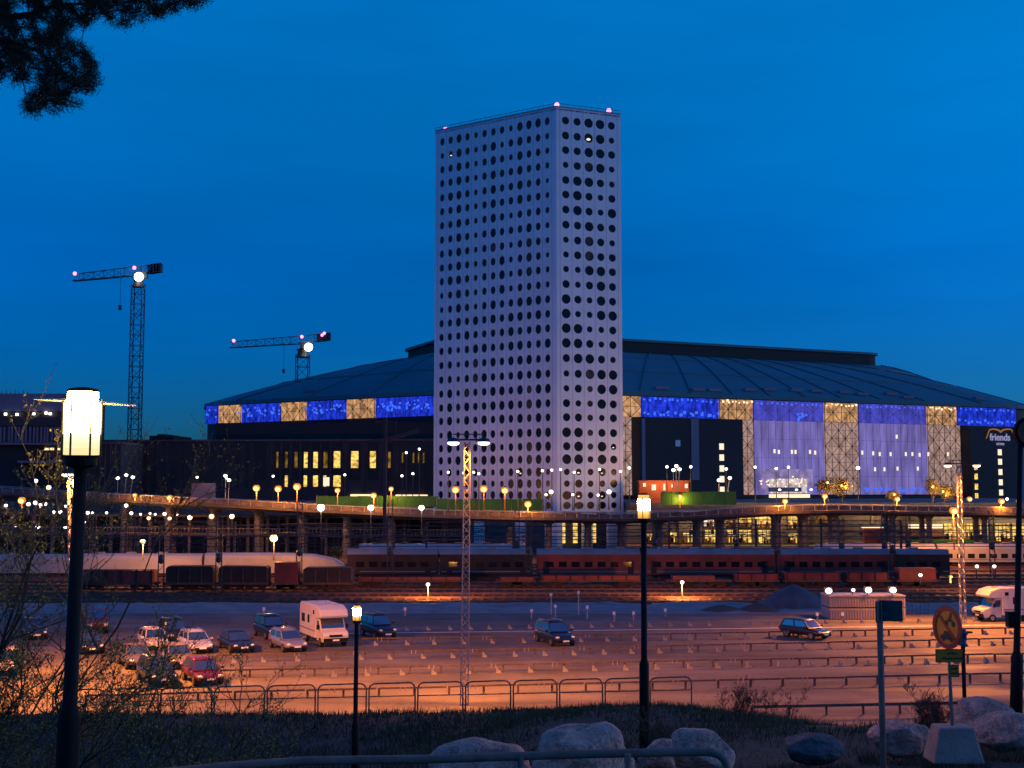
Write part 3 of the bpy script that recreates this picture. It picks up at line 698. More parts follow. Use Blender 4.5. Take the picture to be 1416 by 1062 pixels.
for y0 in (622, 635, 649, 663, 677, 690): on_block(1363, y0, 1368, y0 + 8, E_['winw'], 'stair_window')
for y0 in (642, 655, 669, 682): on_block(1330, y0, 1334, y0 + 8, E_['win'], 'stair_window')
on_block(1047, 683.5, 1102, 688, E_['strip'], 'canopy_light', 5.5, 5.8); on_block(1053, 674, 1098, 680, M['sblue'], 'entrance_banner', 3.0, 3.2)
on_block(1013, 686, 1326, 694, M['darkclad'], 'base_wall', 0.5, 4.0)
# name sign on the right dark block
SIGN = thing('arena_sign', 'faint lit name sign with a heart outline high on the dark arena block', 'sign', (0, 0, 0))
def text_on(txt, px, py, hpx, m, parent, o=5.25, offs=0.0):
    cu = bpy.data.curves.new('letters', 'FONT'); cu.body = txt; cu.align_x = 'CENTER'; cu.align_y = 'CENTER'; cu.extrude = 0.08
    tmp = bpy.data.objects.new('letters', cu); COL.objects.link(tmp)
    a = Vector((*A0, 0)); t = (Vector((*A1, 0)) - a).normalized(); nrm = Vector((t.y, -t.x, 0)); s = Sx(px, A0, A1); p = a + t * s + nrm * o; p.z = P(px, py, p.y).z
    cu.size = hpx / F * p.y; cu.offset = offs; bpy.context.view_layer.update(); dg = bpy.context.evaluated_depsgraph_get()
    me = bpy.data.meshes.new_from_object(tmp.evaluated_get(dg)); bpy.data.objects.remove(tmp); me.materials.clear(); me.materials.append(m)
    ob = bpy.data.objects.new('letters', me); COL.objects.link(ob); ob.parent = parent
    ob.matrix_basis = Matrix(((t.x, 0, nrm.x, p.x), (t.y, 0, nrm.y, p.y), (0, 1, 0, p.z), (0, 0, 0, 1)))
    return ob
t1 = text_on('friends', 1366, 605, 13.5, E_['sign_t'], SIGN, offs=0.05)
t2 = text_on('arena', 1366, 613.5, 6.5, E_['sign_t'], SIGN)
hp = []
for k in range(29):
    t = k / 28
    if t < .5: u = t * 2; xx, yy = 1347.5 + 19.5 * u, 0
    xx = 1347 + 40 * t
    yy = 594 + (0 if abs(t - .5) > .5 else 0)
    lobe = abs((t * 2) % 1.0)
    yy = 597.5 - 4.0 * math.sin(math.pi * lobe) ** .6 if 0.03 < t < .97 else 600
    if t < .12: yy = 597 + (0.12 - t) * 105 - 3.2
    if t > .88: yy = 597 + (t - .88) * 105 - 3.2
    s = Sx(xx, A0, A1); a = Vector((*A0, 0)); tt = (Vector((*A1, 0)) - a).normalized(); nrm = Vector((tt.y, -tt.x, 0)); p = a + tt * s + nrm * 5.25
    p.z = P(xx, yy, p.y).z; hp.append(p)
b = MB(); b.path(hp, [0.16 + 0.14 * math.sin(math.pi * k / 28) for k in range(29)], 6); b.build('heart_outline', E_['sign_h'], SIGN)
# uplight boxes beside the entrance; the wash is painted by the glow panels
for px, e in ((1062, 9000), (1085, 12000), (1105, 7000)):
    s = Sx(px, A0, A1); b = MB(); b.slab(A0, A1, s - .3, s + .3, 11.2, 11.5, 5.2, 5.6); o = b.build('uplight', E_['flood'], ARENA, world=True)
for px0, px1, z0, z1, n in ((1046, 1112, 11.5, 18, 34),): leds(A0, A1, px0, px1, (z0 + z1) / 2 - 1, n, E_['strip'], .2, 2.6, 'foyer_lights')

# ================================================================== MALL (long dark building left of the tower)
MA, MBp = (P(130, 612, 330).x, 330.0), (P(640, 610, 330).x, 322.0)
MALL = thing('mall_building', 'long low brown grey building with tall narrow lit window slots', 'building', (MA[0], 330, YARD))
def onm(px0, py0, px1, py1, m, name, o0, o1):
    s0, s1 = Sx(px0, MA, MBp), Sx(px1, MA, MBp); z1, z0 = Zat((px0 + px1) / 2, py0, MA, MBp), Zat((px0 + px1) / 2, py1, MA, MBp)
    b = MB(); b.slab(MA, MBp, s0, s1, z0, z1, o0, o1); return b.build(name, m, MALL, world=True)
b = MB(); b.slab(MA, MBp, Sx(126, MA, MBp), Sx(640, MA, MBp), 0, Zat(330, 610, MA, MBp), -40, 0); b.build('wall', M['mall'], MALL, world=True)
onm(126, 607.5, 640, 610, M['conc_dark'], 'roof_edge', -40, 0.4)
onm(285, 582, 640, 607, M['darkclad'], 'upper_storey', -44, -8)
onm(195, 601, 230, 607.6, M['roofbox'], 'roof_plant', -20, -6); onm(202, 598.5, 214, 601.2, M['roofbox'], 'roof_plant', -18, -8)
slots = [(360, 366, .0), (383, 385.5, .5), (395, 398.5, .7), (408, 412, .8), (421, 426, 1), (434, 440, 1), (448, 453.5, .8), (462, 471, 1.2), (486, 496, 1.2), (512, 520, 1), (537, 540.5, .8)]
for x0, x1, k in slots:
    ps = onm(x0 - 3, 612, x1 + 3, 664, M['darkclad'], 'window_slot', -1.0, 0.06)
    if k > 0:
        w_ = onm(x0, 625 if x1 - x0 < 7 else 624, x1, 647, E_['win' if k > .9 else 'windim'], 'lit_window', 0.07, 0.12)
for x0, x1 in ((395, 399), (421, 425.5), (434, 440.5), (462, 472), (448, 452)): onm(x0, 657.5, x1, 673, E_['win'], 'lit_window', 0.07, 0.12)
for x0 in (328, 340, 352): onm(x0, 612, x0 + 4, 675, M['darkclad'], 'window_slot', -1, 0.06)
pil = MB()
for px in list(range(140, 330, 13)) + [376, 389.5, 402.5, 416, 430, 444, 458, 479, 504, 528, 550, 563, 577, 590]:
    s = Sx(px, MA, MBp); pil = MB(); pil.slab(MA, MBp, s - .25, s + .25, 6, Zat(330, 611, MA, MBp), -.1, 0.35); pil.build('pilaster', M['mall'], MALL, world=True)
for px in (556, 571, 578, 585): onm(px, 626, px + 2, 640, E_['windim'], 'lit_window', 0.07, 0.12)
onm(486, 683.5, 520, 687, E_['strip'], 'shop_front_light', 0.3, 0.5); onm(548, 684, 592, 686.5, E_['strip'], 'shop_front_light', 0.3, 0.5)
onm(448, 660, 458, 672, E_['winw'], 'lit_window', .13, .16)
# storage cabinet-like pale block at the ramp
T_ = P(281, 684, 268); b = MB(); b.box((T_.x, 268, T_.z), (4.6, 3, 5)); tag(b.build('technical_cabin', M['lilac']), 'pale windowless cabin beside the bridge ramp left of the tower', 'cabin')

# ================================================================== FAR LEFT: multi-storey building site
FA, FB = (P(-40, 560, 300).x, 300.0), (P(92, 560, 300).x, 300.0)
FAR = thing('office_building', 'unfinished multi storey building with pale upright cladding at the left edge', 'building', (FA[0], 300, YARD))
def onf(px0, py0, px1, py1, m, name, o0, o1):
    s0, s1 = Sx(px0, FA, FB), Sx(px1, FA, FB); z1, z0 = P(px0, py0, 300).z, P(px0, py1, 300).z
    b = MB(); b.slab(FA, FB, s0, s1, z0, z1, o0, o1); return b.build(name, m, FAR, world=True)
onf(-40, 546, 88, 764, M['darkclad'], 'frame', -30, -1.0)
onf(-40, 544, 90, 568, M['lilac'], 'roof_storey', -1.0, -.5); onf(-40, 577, 88, 589, M['mall'], 'floor_band', -.9, .3); onf(-40, 612, 88, 615, M['lilac'], 'floor_band', -.9, .5); onf(28, 637, 86, 640, M['lilac'], 'floor_band', -.9, 1.2)
onf(-40, 590.5, 88, 612, M['mall'], 'cladding_panel', -.9, .1)
cb = MB()
rn = random.Random(3)
for px in range(-38, 88, 5):
    s = Sx(px + rn.uniform(-1, 1), FA, FB); cb.slab(FA, FB, s - .2, s + .2, P(0, 611, 300).z, P(0, 590, 300).z, .1, .35)
cb.build('cladding_fin', M['lilac'], FAR, world=True)
sc_ = MB()
for px in range(-36, 34, 6):
    s = Sx(px, FA, FB); sc_.slab(FA, FB, s - .08, s + .08, P(0, 556, 300).z, P(0, 538 + (px % 4), 300).z, -3, -2.8)
sc_.slab(FA, FB, Sx(-36, FA, FB), Sx(34, FA, FB), P(0, 545, 300).z, P(0, 544, 300).z, -3, -2.85)
sc_.build('scaffold', M['steel'], FAR, world=True)
for px, py in ((6, 572.5), (22, 573), (45, 572), (62, 571), (68, 572)): onf(px - 1.5, py - 1.5, px + 1.5, py + 1.5, E_['whitel'], 'ceiling_light', -.5, -.1)
for px in (66, 73, 84): onf(px - 2.5, 619.5, px + 3, 622.5, E_['strip'], 'ceiling_light', .3, .7)
LOW = thing('low_warehouse', 'low dark warehouse between the left edge building and the long mall', 'building', (P(115, 640, 310).x, 310, YARD))
b = MB(); p0, p1 = P(88, 614, 310), P(168, 614, 310); b.bx(p0.x, 310, YARD, p1.x, 328, p0.z); b.build('wall', M['mall'], LOW, world=True)
b = MB(); b.bx(p0.x - .3, 309.6, p0.z, p1.x + .3, 328, p0.z + .6); b.build('roof', M['conc_dark'], LOW, world=True)
b = MB()
for i in range(12): x = p0.x + (p1.x - p0.x) * i / 11; b.bx(x - .12, 309.8, YARD, x + .12, 310, p0.z)
b.build('wall_rib', M['conc_dark'], LOW, world=True)

# ================================================================== CRANES
def crane(base_px, y, top_py, jib_tip, jib_root, tail, floodpx, reds, label, mw, counter_r):
    b0 = P(base_px, 615, y); root = thing('tower_crane', label, 'crane', (b0.x, y, 0), 0, 'tower cranes on the building site')
    zt = P(base_px, top_py, y).z
    m = MB(); h = mw / 2
    nseg = int((zt) / mw)
    for sx, sy in ((-h, -h), (h, -h), (h, h), (-h, h)): m.beam((sx, sy, 0), (sx, sy, zt), 0.3)
    for i in range(nseg):
        z0, z1 = zt * i / nseg, zt * (i + 1) / nseg
        for (ax, ay), (bx_, by) in (((-h, -h), (h, -h)), ((h, -h), (h, h)), ((h, h), (-h, h)), ((-h, h), (-h, -h))):
            m.beam((ax, ay, z0), (bx_, by, z0), 0.16)
            m.beam((ax, ay, z0), (bx_, by, z1), 0.16) if i % 2 else m.beam((bx_, by, z0), (ax, ay, z1), 0.16)
    m.build('mast', M['crane'], root)
    def loc(px, py): p = P(px, py, y); return Vector((p.x - b0.x, 0, p.z))
    tip, rt, tl_ = loc(*jib_tip), loc(*jib_root), loc(*tail)
    depth = 1.9 * 1.0
    def truss(a, c, name, hh, ww, taper=1.0):
        t = MB(); n = max(4, int((c - a).length / hh)); 
        def pt(i, k):
            f = i / n; p = a.lerp(c, f); e = hh * (1 - (1 - taper) * f)
            return p + (Vector((0, -ww / 2, -e / 2)), Vector((0, ww / 2, -e / 2)), Vector((0, 0, e / 2)))[k]
        for k in range(3): t.beam(pt(0, k), pt(n, k), 0.3)
        for i in range(n):
            for k in range(3):
                k2 = (k + 1) % 3; t.beam(pt(i, k), pt(i + 1, k2), 0.15); t.beam(pt(i, k), pt(i, k2), 0.12)
        return t.build(name, M['crane'], root)
    truss(rt, tip, 'jib', 3.0, 1.8, .75); truss(rt, tl_, 'counter_jib', 2.6, 2.0, 1.0)
    b = MB(); d = (tl_ - rt)
    for k in range(4):
        p = rt + d * (.62 + .11 * k); b.box((p.x, p.y, p.z - .3), (1.3, 2.4, 2.9))
    b.build('counterweight', M['dsteel'], root)
    b = MB(); b.lathe([(h * 1.2, -2.2), (h * .9, -.8), (h * .9, .6), (h * 1.15, .9)], 12, (0, 0, zt + 1)); b.box((0, 0, zt + 2.6), (2.2, 2.2, 2.4)); b.build('slewing_ring', M['dsteel'], root)
    b = MB(); b.box((mw * .75, -1.2, zt + 2.6), (1.6, 1.7, 2.2)); b.build('cab', M['crane'], root)
    f = loc(*floodpx); b = MB(); b.ball((f.x, -2.4, f.z), counter_r, 12); fl = b.build('floodlight', E_['flood'], root)
    b = MB(); b.beam((f.x, -1.0, f.z + 1), (f.x, -2.2, f.z), .3); b.build('floodlight_arm', M['dsteel'], root)
    for r_ in reds:
        p = loc(*r_); b = MB(); b.ball((p.x, -1.0, p.z), .62, 8); b.build('beacon', E_['redl'], root)
    c_ = rt.lerp(tip, .22); b = MB(); b.beam(c_, c_ + Vector((0, 0, -11)), .12); b.box((c_.x, c_.y, c_.z - 11.6), (.9, .6, 1.6)); b.build('hoist_hook', M['dsteel'], root)
    return root
crane(185.5, 400, 392, (101, 384), (186, 375), (223, 369), (195, 384.5), ((105, 379), (187, 371)), 'taller tower crane standing left of the arena, long jib to the left', 3.4, 1.5)
crane(417, 470, 490, (318, 477), (414, 470), (457, 464.5), (428, 481), ((324, 471.5), (418, 466), (449, 461.5), (446, 464)), 'shorter tower crane rising from behind the arena roof', 4.6, 1.6)

# ================================================================== ROAD BRIDGE
BD = [(-80, 668, 264), (60, 678, 261), (165, 683.5, 259), (300, 690, 257), (440, 698, 255), (600, 705, 253), (720, 708, 251.5), (860, 710, 250.5), (960, 706, 250), (1060, 700, 250), (1160, 698, 250), (1300, 700, 250), (1416, 702, 250), (1520, 703, 250)]
BR = thing('road_bridge', 'long elevated road bridge with pale parapets crossing in front of the tower', 'bridge', (0, 255, YARD))
def brp(i, dz=0.0, dy=0.0): p = P(BD[i][0], BD[i][1], BD[i][2]); return Vector((p.x, p.y + dy, p.z + dz))
dk = MB(); 
for i in range(len(BD) - 1):
    a_, b_ = brp(i), brp(i + 1); vs = []
    for p in (a_, b_):
        for dy, dz in ((0, -1.1), (10, -1.1), (10, -1.6), (8.5, -2.15), (1.5, -2.15), (0, -1.6)): vs.append((p.x, p.y + dy, p.z + dz))
    dk.add(vs, [(k, (k + 1) % 6, (k + 1) % 6 + 6, k + 6) for k in range(6)])
dk.build('deck', M['conc_mid'], BR, world=True)
pa = MB(); pr = MB()
for i in range(len(BD) - 1):
    a_, b_ = brp(i), brp(i + 1); n = max(2, int((b_ - a_).length / 2.2))
    for side in (0.1, 9.9):
        for k in range(n):
            p, q2 = a_.lerp(b_, k / n), a_.lerp(b_, (k + 1) / n)
            pa.beam((p.x, p.y + side, p.z - 1.1), (p.x, p.y + side, p.z), .14)
            if side < 1 and k % 1 == 0:
                pr.beam((p.x + .1, p.y + side, p.z - .62), (q2.x - .1, q2.y + side, q2.z - .62), .05, .85)
        pa.beam((a_.x, a_.y + side, a_.z), (b_.x, b_.y + side, b_.z), .16)
pa.build('railing', M['steel'], BR, world=True); pr.build('parapet_panel', M['pfence'], BR, world=True)
for px in list(range(-20, 600, 62)) + [705, 760, 815, 862] + [915, 968.5, 1001, 1080, 1118, 1160, 1240, 1291, 1368, 1450]:
    for i in range(len(BD) - 1):
        if BD[i][0] <= px < BD[i + 1][0]:
            f = (px - BD[i][0]) / (BD[i + 1][0] - BD[i][0]); p = brp(i).lerp(brp(i + 1), f)
    b = MB(); b.lathe([(.65, YARD), (.55, p.z - 2.7), (1.1, p.z - 2.12)], 12, (p.x, p.y + 3.0, 0)); b.build('pier', M['conc_dark'], BR, world=True)
    b = MB(); b.lathe([(.65, YARD), (.55, p.z - 2.7), (1.1, p.z - 2.12)], 12, (p.x, p.y + 7.5, 0)); b.build('pier', M['conc_dark'], BR, world=True)
# lower concourse slab under the bridge on the left, with its ceiling lights
LD = thing('parking_deck', 'open parking deck under the left half of the bridge', 'car park deck', (P(200, 720, 262).x, 262, YARD))
a_, b_ = P(-60, 711, 264), P(640, 716, 262)
d = MB(); d.beam((a_.x, 270, a_.z), (b_.x, 270, b_.z), 14, .5); d.beam((a_.x, 270, a_.z - 3.9), (b_.x, 270, b_.z - 3.9), 14, .5); d.build('slab', M['conc_mid'], LD, world=True)
d = MB()
for i in range(27):
    p = a_.lerp(b_, i / 26)
    for yy in (263.2, 275.2): d = MB(); d.bx(p.x - .3, yy, YARD, p.x + .3, yy + .6, p.z - .25); d.build('column', M['conc_dark'], LD, world=True)
d = MB(); d.bx(a_.x, 276.5, YARD, b_.x, 276.9, a_.z); d.build('back_wall', M['mall'], LD, world=True)
d = MB()
for i in range(140):
    p = a_.lerp(b_, i / 139); d.bx(p.x - .04, 262.9, p.z - 3.7, p.x + .04, 263.0, p.z - 2.6)
d.beam((a_.x, 262.95, a_.z - 2.6), (b_.x, 262.95, b_.z - 2.6), .1); d.build('railing', M['steel'], LD, world=True)

# ================================================================== STREET LAMPS on and around the bridge
def street_lamp(name, px, py, y, foot_py, kind, label, energy=0, r=.5, group='street lamps along the bridge', col=None, arm=0.0):
    p = P(px, py, y); z0 = P(px, foot_py, y).z
    root = thing(name, label, 'street lamp', (p.x, y, z0), 0, group); h = p.z - z0
    b = MB(); b.path([(0, 0, 0), (0, 0, h * .35), (0, .0, h + .1)], [.14, .10, .06], 6); b.build('pole', M['dsteel'] if kind != 'sodium' else M['rust'], root)
    b = MB(); b.ball((0, -.25, h), r, 12, .95); b.build('lamp_head', E_['amber' if kind == 'sodium' else kind], root)  # on sodium lamps this globe is an added glow halo
    if kind == 'sodium': b = MB(); b.ball((0, -.25 - r * .42, h - r * .12), r * .78, 10, .85); b.build('lamp_core', E_['sodium'], root)
    b = MB(); b.lathe([(r * .62, h + r * .80), (r * .5, h + r * .98), (.02, h + r * 1.12)], 10, (0, -.25, 0)); b.build('lamp_cap', M['dsteel'], root)
    if energy: lamp_light('lamp_light', root, (0, -.6, h - r * .62 - .25), energy, col or ((1, .33, .04) if kind.startswith('sodium') else (1, .9, .75)), .4)
    return root
OR = 'orange street lamp '
for px, py, y, fy, e, r, lab in (
    (355, 675, 251, 691, 5000, .62, OR + 'on the bridge, leftmost of the three close together left of the tower'),
    (385, 676, 251, 694, 4000, .62, OR + 'on the bridge, middle one of the close trio left of the tower'),
    (411, 673, 251, 695, 5000, .66, OR + 'on the bridge, rightmost of the three close together left of the tower'),
    (467, 678, 252, 698, 3000, .48, OR + 'above the left end of the green hoarding, smaller than its neighbours'),
    (517, 685, 252, 701, 4000, .52, OR + 'in front of the green hoarding, just left of the tall catenary post'),
    (541, 676, 262, 700, 2500, .45, OR + 'behind the tall catenary post left of the tower'),
    (630, 677, 249, 704, 1500, .66, OR + 'in front of the tower, just left of the tall lattice mast'),
    (669, 676, 249, 706, 1800, .66, OR + 'in front of the tower, first to the right of the lattice mast'),
    (698, 678, 249, 707, 1500, .62, OR + 'in front of the tower, second to the right of the lattice mast'),
    (730, 697, 248, 709, 4000, .62, OR + 'low in front of the green hoarding at the tower corner'),
    (1085, 693, 248, 704, 3000, .48, OR + 'on the bridge below the white glowing arena entrance'),
    (1140, 686, 254, 702, 3000, .50, OR + 'beside the golden lit tree right of the arena entrance'),
    (1240, 690, 254, 702, 3000, .48, OR + 'on the bridge below the blue arena screen, right of its middle'),
    (1318, 706, 217, 760, 22000, .62, 'largest and brightest orange lamp on the right, over the yellow station windows'),
    (1384, 693, 250, 706, 3000, .52, OR + 'between the lit stair windows and the right edge'),
    (1408, 693, 250, 706, 0, .45, OR + 'closest to the right edge, partly behind the black post'),
    (1340, 690, 253, 704, 0, .45, OR + 'just right of and above the brightest orange lamp'),
    (235, 688, 256, 694, 2500, .5, OR + 'at the top of the bridge ramp on the left'),
    (187, 685, 256, 692, 2500, .42, OR + 'on the ramp below the cluster of white lamp heads'),
    (31, 692, 240, 704, 3000, .62, OR + 'seen through the bare bush at the far left'),
    (940, 686, 262, 702, 2000, .35, OR + 'in front of the orange huts, above the green hoarding')):
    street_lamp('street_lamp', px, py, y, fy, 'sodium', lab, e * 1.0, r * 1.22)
for px, py, y, fy, e, r, lab in (
    (444, 702, 244, 745, 3500, .75, 'brightest white lamp below the bridge, under the green hoarding left end'),
    (513, 702, 244, 742, 3000, .62, 'white lamp below the bridge next to the tall catenary post'),
    (583, 702, 244, 742, 2500, .55, 'white lamp below the bridge at the left corner of the tower'),
    (762, 680, 252, 704, 900, .42, 'pale warm lamp in front of the tower corner column of windows'),
    (842, 680, 252, 705, 900, .45, 'pale warm lamp in front of the right edge of the tower')):
    street_lamp('street_lamp', px, py, y, fy, 'whitel', lab, e * .14, r, col=(1, .93, .8))
# small white lamps: (x, y, what it stands by)
small = [(620, 653), (641, 654), (655, 653), (662, 655), (716, 652), (750, 651), (763, 650), (775, 649), (794, 653), (829, 649), (858, 652), (755, 684), (792, 684), (827, 684.5)]
for i, (px, py) in enumerate(small):
    street_lamp('plaza_lamp', px, py, 252.5 + (i % 3) * .6, 706, 'whitel', 'tiny white lamp in the upper row before the tower, %s from the left' % ordinal(i if i < 11 else i - 11) if i < 11 else 'tiny white lamp in the lower row before the tower, %s from the left' % ordinal(i - 11), 0, .26, 'tiny lamps in front of the tower')
for i, (px, py) in enumerate(((870, 647), (922, 645.5), (955, 645.5), (1004, 648.5), (1044, 646), (1073, 648), (1090, 646), (1186, 647), (1392, 690))):
    street_lamp('plaza_lamp', px, py, 268, 694, 'whitel', 'tiny white lamp before the arena, %s from the left' % ordinal(i), 0, .3 if i != 7 else .42, 'tiny lamps in front of the arena')
for i, (px, py) in enumerate(((313, 661), (378, 658.5), (477, 656.5), (556, 658), (571, 655), (562, 626), (580, 621), (273, 660))):
    street_lamp('plaza_lamp', px, py, 300, 690, 'whitel', 'tiny white lamp before the long mall wall, %s from the left' % ordinal([1, 2, 3, 4, 5, 6, 7, 0][i]) if i not in (5, 6) else 'tiny white lamp high on the dark mall end, ' + ('lower one' if i == 5 else 'upper one'), 0, .3, 'tiny lamps in front of the mall')
def cluster(pxs, y, foot, label):
    c = P(pxs[0][0], foot, y); root = thing('floodlight_mast', label, 'lamp mast', (c.x, y, c.z))
    for px, py in pxs:
        p = P(px, py, y); b = MB(); b.path([(0 + (p.x - c.x) * .8, 0, 0), ((p.x - c.x), 0, p.z - c.z)], [.12, .06], 5); b.build('pole', M['steel'], root)
        b = MB(); b.ball((p.x - c.x, -.2, p.z - c.z), .42, 8, .8); b.build('lamp_head', E_['whitel'], root)
cluster(((931, 650), (935, 644.5), (939.5, 649)), 266, 678, 'cluster of three white lamp poles behind the orange huts')
cluster(((994, 664), (1009, 661)), 266, 681, 'pair of slanting white lamp poles at the right end of the green hoarding')
cluster(((163, 661), (175, 657), (184, 660)), 268, 687, 'cluster of three white lamps in front of the low warehouse on the left')
cluster(((312, 658), (317, 664)), 266, 690, 'pair of white lamps before the left end of the mall')
row = [(75, 708), (84, 708), (97, 708), (122, 709), (128.5, 709), (148, 709), (182, 709.5), (195, 711), (208, 710), (215, 711), (228, 710.5), (245, 711)]
for i, (px, py) in enumerate(row):
    street_lamp('deck_lamp', px, py, 258, 722, 'whitel', 'small white lamp in the row under the bridge ramp, %s from the left' % ordinal(i), 120 if i % 4 == 0 else 0, .36 if i in (0, 1, 3, 6, 10) else .26, 'white lamps in a row under the ramp')
for i, (px, py) in enumerate(((206, 716.5), (235, 717), (263, 715.5), (293, 714), (321, 714))):
    street_lamp('deck_lamp', px, py, 254, 735, 'sodiumw', 'yellowish lamp under the bridge ramp, %s from the left' % ordinal(i), 250, .5 if i > 1 else .36, 'yellowish lamps under the ramp')
for i, (px, py, r) in enumerate(((9, 699, .3), (40, 697, .4), (50, 695, .45), (56, 699, .4), (64, 697, .3), (91, 700, .25), (175, 699, .35), (53, 728, .42), (22, 727, .3), (91, 729, .3), (117, 722, .28), (50, 665, .4), (68, 674, .45))):
    street_lamp('yard_lamp', px, py, 240, py + 14, 'whitel' if i != 12 else 'sodiumw', 'small yard lamp glinting at the far left, %s from the left among the scattered ones' % ordinal([0, 2, 4, 6, 8, 10, 12, 5, 1, 9, 11, 3, 7][i]), 0, r, 'scattered small lamps at the far left')
for i, (px, py, y, fy, lab) in enumerate(((592, 808, 158, 846, 'small white globe lamp on a thin pole left of the tall lattice mast'), (943, 805, 160, 838, 'small white globe lamp on a thin pole in front of the red coaches'),
    (1314, 797, 170, 806, 'small orange ground lamp beside the rails, left of the right lattice mast'), (1350, 783, 178, 800, 'small white lamp in the yard behind the right camper, left one of two'), (1374, 783, 178, 800, 'small white lamp in the yard behind the right camper, right one of two'), (1272, 795, 172, 806, 'faint white lamp low beside the rails above the white cabin'))):
    street_lamp('yard_lamp', px, py, y, fy, 'whitel' if i != 2 else 'sodium', lab, 6000 if i < 2 else 1500 if i == 2 else 0, .24, 'single lamps in the rail yard', (1, .40, .10))
street_lamp('yard_lamp', 198, 749, 187, 775, 'sodiumw', 'orange white yard lamp just over the pale train near the big lamp post', 7000, .4, 'single lamps in the rail yard', (1, .36, .12))
b = street_lamp('yard_lamp', 379, 744, 188, 775, 'sodiumw', 'yellow yard lamp hanging over the pale train', 6500, .6, 'single lamps in the rail yard')

# ================================================================== STATION HALL under the right half of the bridge
SY = 268.0
ST = thing('station_hall', 'station hall with glowing yellow windows under the bridge right of the tower', 'building', (P(1100, 740, SY).x, SY, YARD))
def ons(px0, py0, px1, py1, m, name, y0=SY - .35, y1=SY - .2, parent=ST):
    p, q_ = P(px0, py0, SY), P(px1, py1, SY); b = MB(); b.bx(p.x, y0, q_.z, q_.x, y1, p.z); return b.build(name, m, parent, world=True)
ons(866, 706, 1520, 770, M['conc_dark'], 'wall', SY, SY + 3.9)
wins = [(924, 736, 936, 749.5), (944, 737, 953, 749.5), (955, 731, 964, 749.5), (972.5, 719, 997, 728), (974, 733, 997, 750), (1004.5, 716, 1017, 728), (1005, 733, 1017, 750), (1021, 714, 1039, 728), (1021, 733, 1039, 750),
        (1043, 714, 1072, 729), (1048, 733, 1071, 752), (1089, 714, 1109, 730), (1089, 738, 1109, 751.5), (1127, 713, 1152, 723), (1304, 724, 1322, 746), (1324, 724, 1345, 746), (1347, 724, 1366, 746), (1374, 724, 1396, 748), (1398, 724, 1440, 748), (886, 736, 890, 750), (893, 738, 903, 750)]
for k, (a, b_, c, d_) in enumerate(wins):
    w_ = ons(a, b_, c, d_, E_['win'] if k not in (3, 5, 13) else E_['winw'] if k == 3 else E_['windim'], 'lit_window')
    mm = MB(); n = max(1, round((c - a) / 6)); p, q_ = P(a, b_, SY), P(c, d_, SY)
    for i in range(n + 1):
        x = p.x + (q_.x - p.x) * i / n; mm.bx(x - .07, SY - .5, q_.z, x + .07, SY - .36, p.z)
    mm.bx(p.x, SY - .5, (p.z * .62 + q_.z * .38) - .06, q_.x, SY - .365, (p.z * .62 + q_.z * .38) + .06)
    f = mm.build('window_frame', M['facade_steel'], w_); f.matrix_parent_inverse = Matrix.Translation(-Vector(ST.location))
    # counters, plants and people-high clutter seen dark against the light
    mm = MB(); rn = random.Random(k)
    for i in range(int((c - a) / 2.5)):
        x = rn.uniform(p.x, q_.x); h = rn.uniform(.3, 1.6); mm.bx(x - rn.uniform(.1, .4), SY - .56, q_.z, x + rn.uniform(.1, .4), SY - .51, q_.z + h)
    if mm.v: f = mm.build('window_clutter', M['rust'], w_); f.matrix_parent_inverse = Matrix.Translation(-Vector(ST.location))
ons(1256, 725, 1303, 730.5, E_['strip'], 'canopy_light'); ons(1256, 731.5, 1303, 743, M['rust'], 'kiosk_front')
for i, x in enumerate((908, 940, 968, 1000.5, 1019, 1041, 1080, 1116, 1160, 1205, 1250)): ons(x - 2, 708, x + 2, 754, M['facade_steel'], 'pilaster', SY - .9, SY - .01)
for px, e_ in ((880, 500), (955, 900), (1010, 1100), (1058, 1300), (1100, 1000), (1210, 700), (1310, 1300), (1352, 1300), (1405, 1300)):
    q_ = P(px, 712, 264.5); lamp_light('spill_light', ST, q_, e_, (1, .66, .24), .6, world=True)  # unseen point lights added before the wall to spread the window glow
ons(866, 753, 1520, 756.5, M['concrete'], 'plinth', SY - 1.6, SY - .02); ons(960, 751, 1130, 753, M['green'], 'planter_edge', SY - 1.5, SY - .8); ons(1256, 745.5, 1366, 750.5, M['green'], 'planter_edge', SY - 1.5, SY - .8)
OB = thing('kiosk', 'orange kiosk with lit roof edge beside the dark catenary post, right of the station windows', 'kiosk', (P(1208, 750, 262).x, 262, YARD))
p, q_ = P(1195, 730, 262), P(1222, 758, 262); b = MB(); b.bx(p.x, 262, YARD, q_.x, 264, p.z); b.build('wall', M['hut'], OB, world=True)
b = MB(); b.bx(p.x - .2, 261.7, p.z, q_.x + .2, 264.1, p.z + .25); b.build('roof_light', E_['strip'], OB, world=True); b = MB(); b.bx(p.x + .5, 261.9, YARD, p.x + 1.6, 262, YARD + 2.4); b.build('door', M['rust'], OB, world=True)

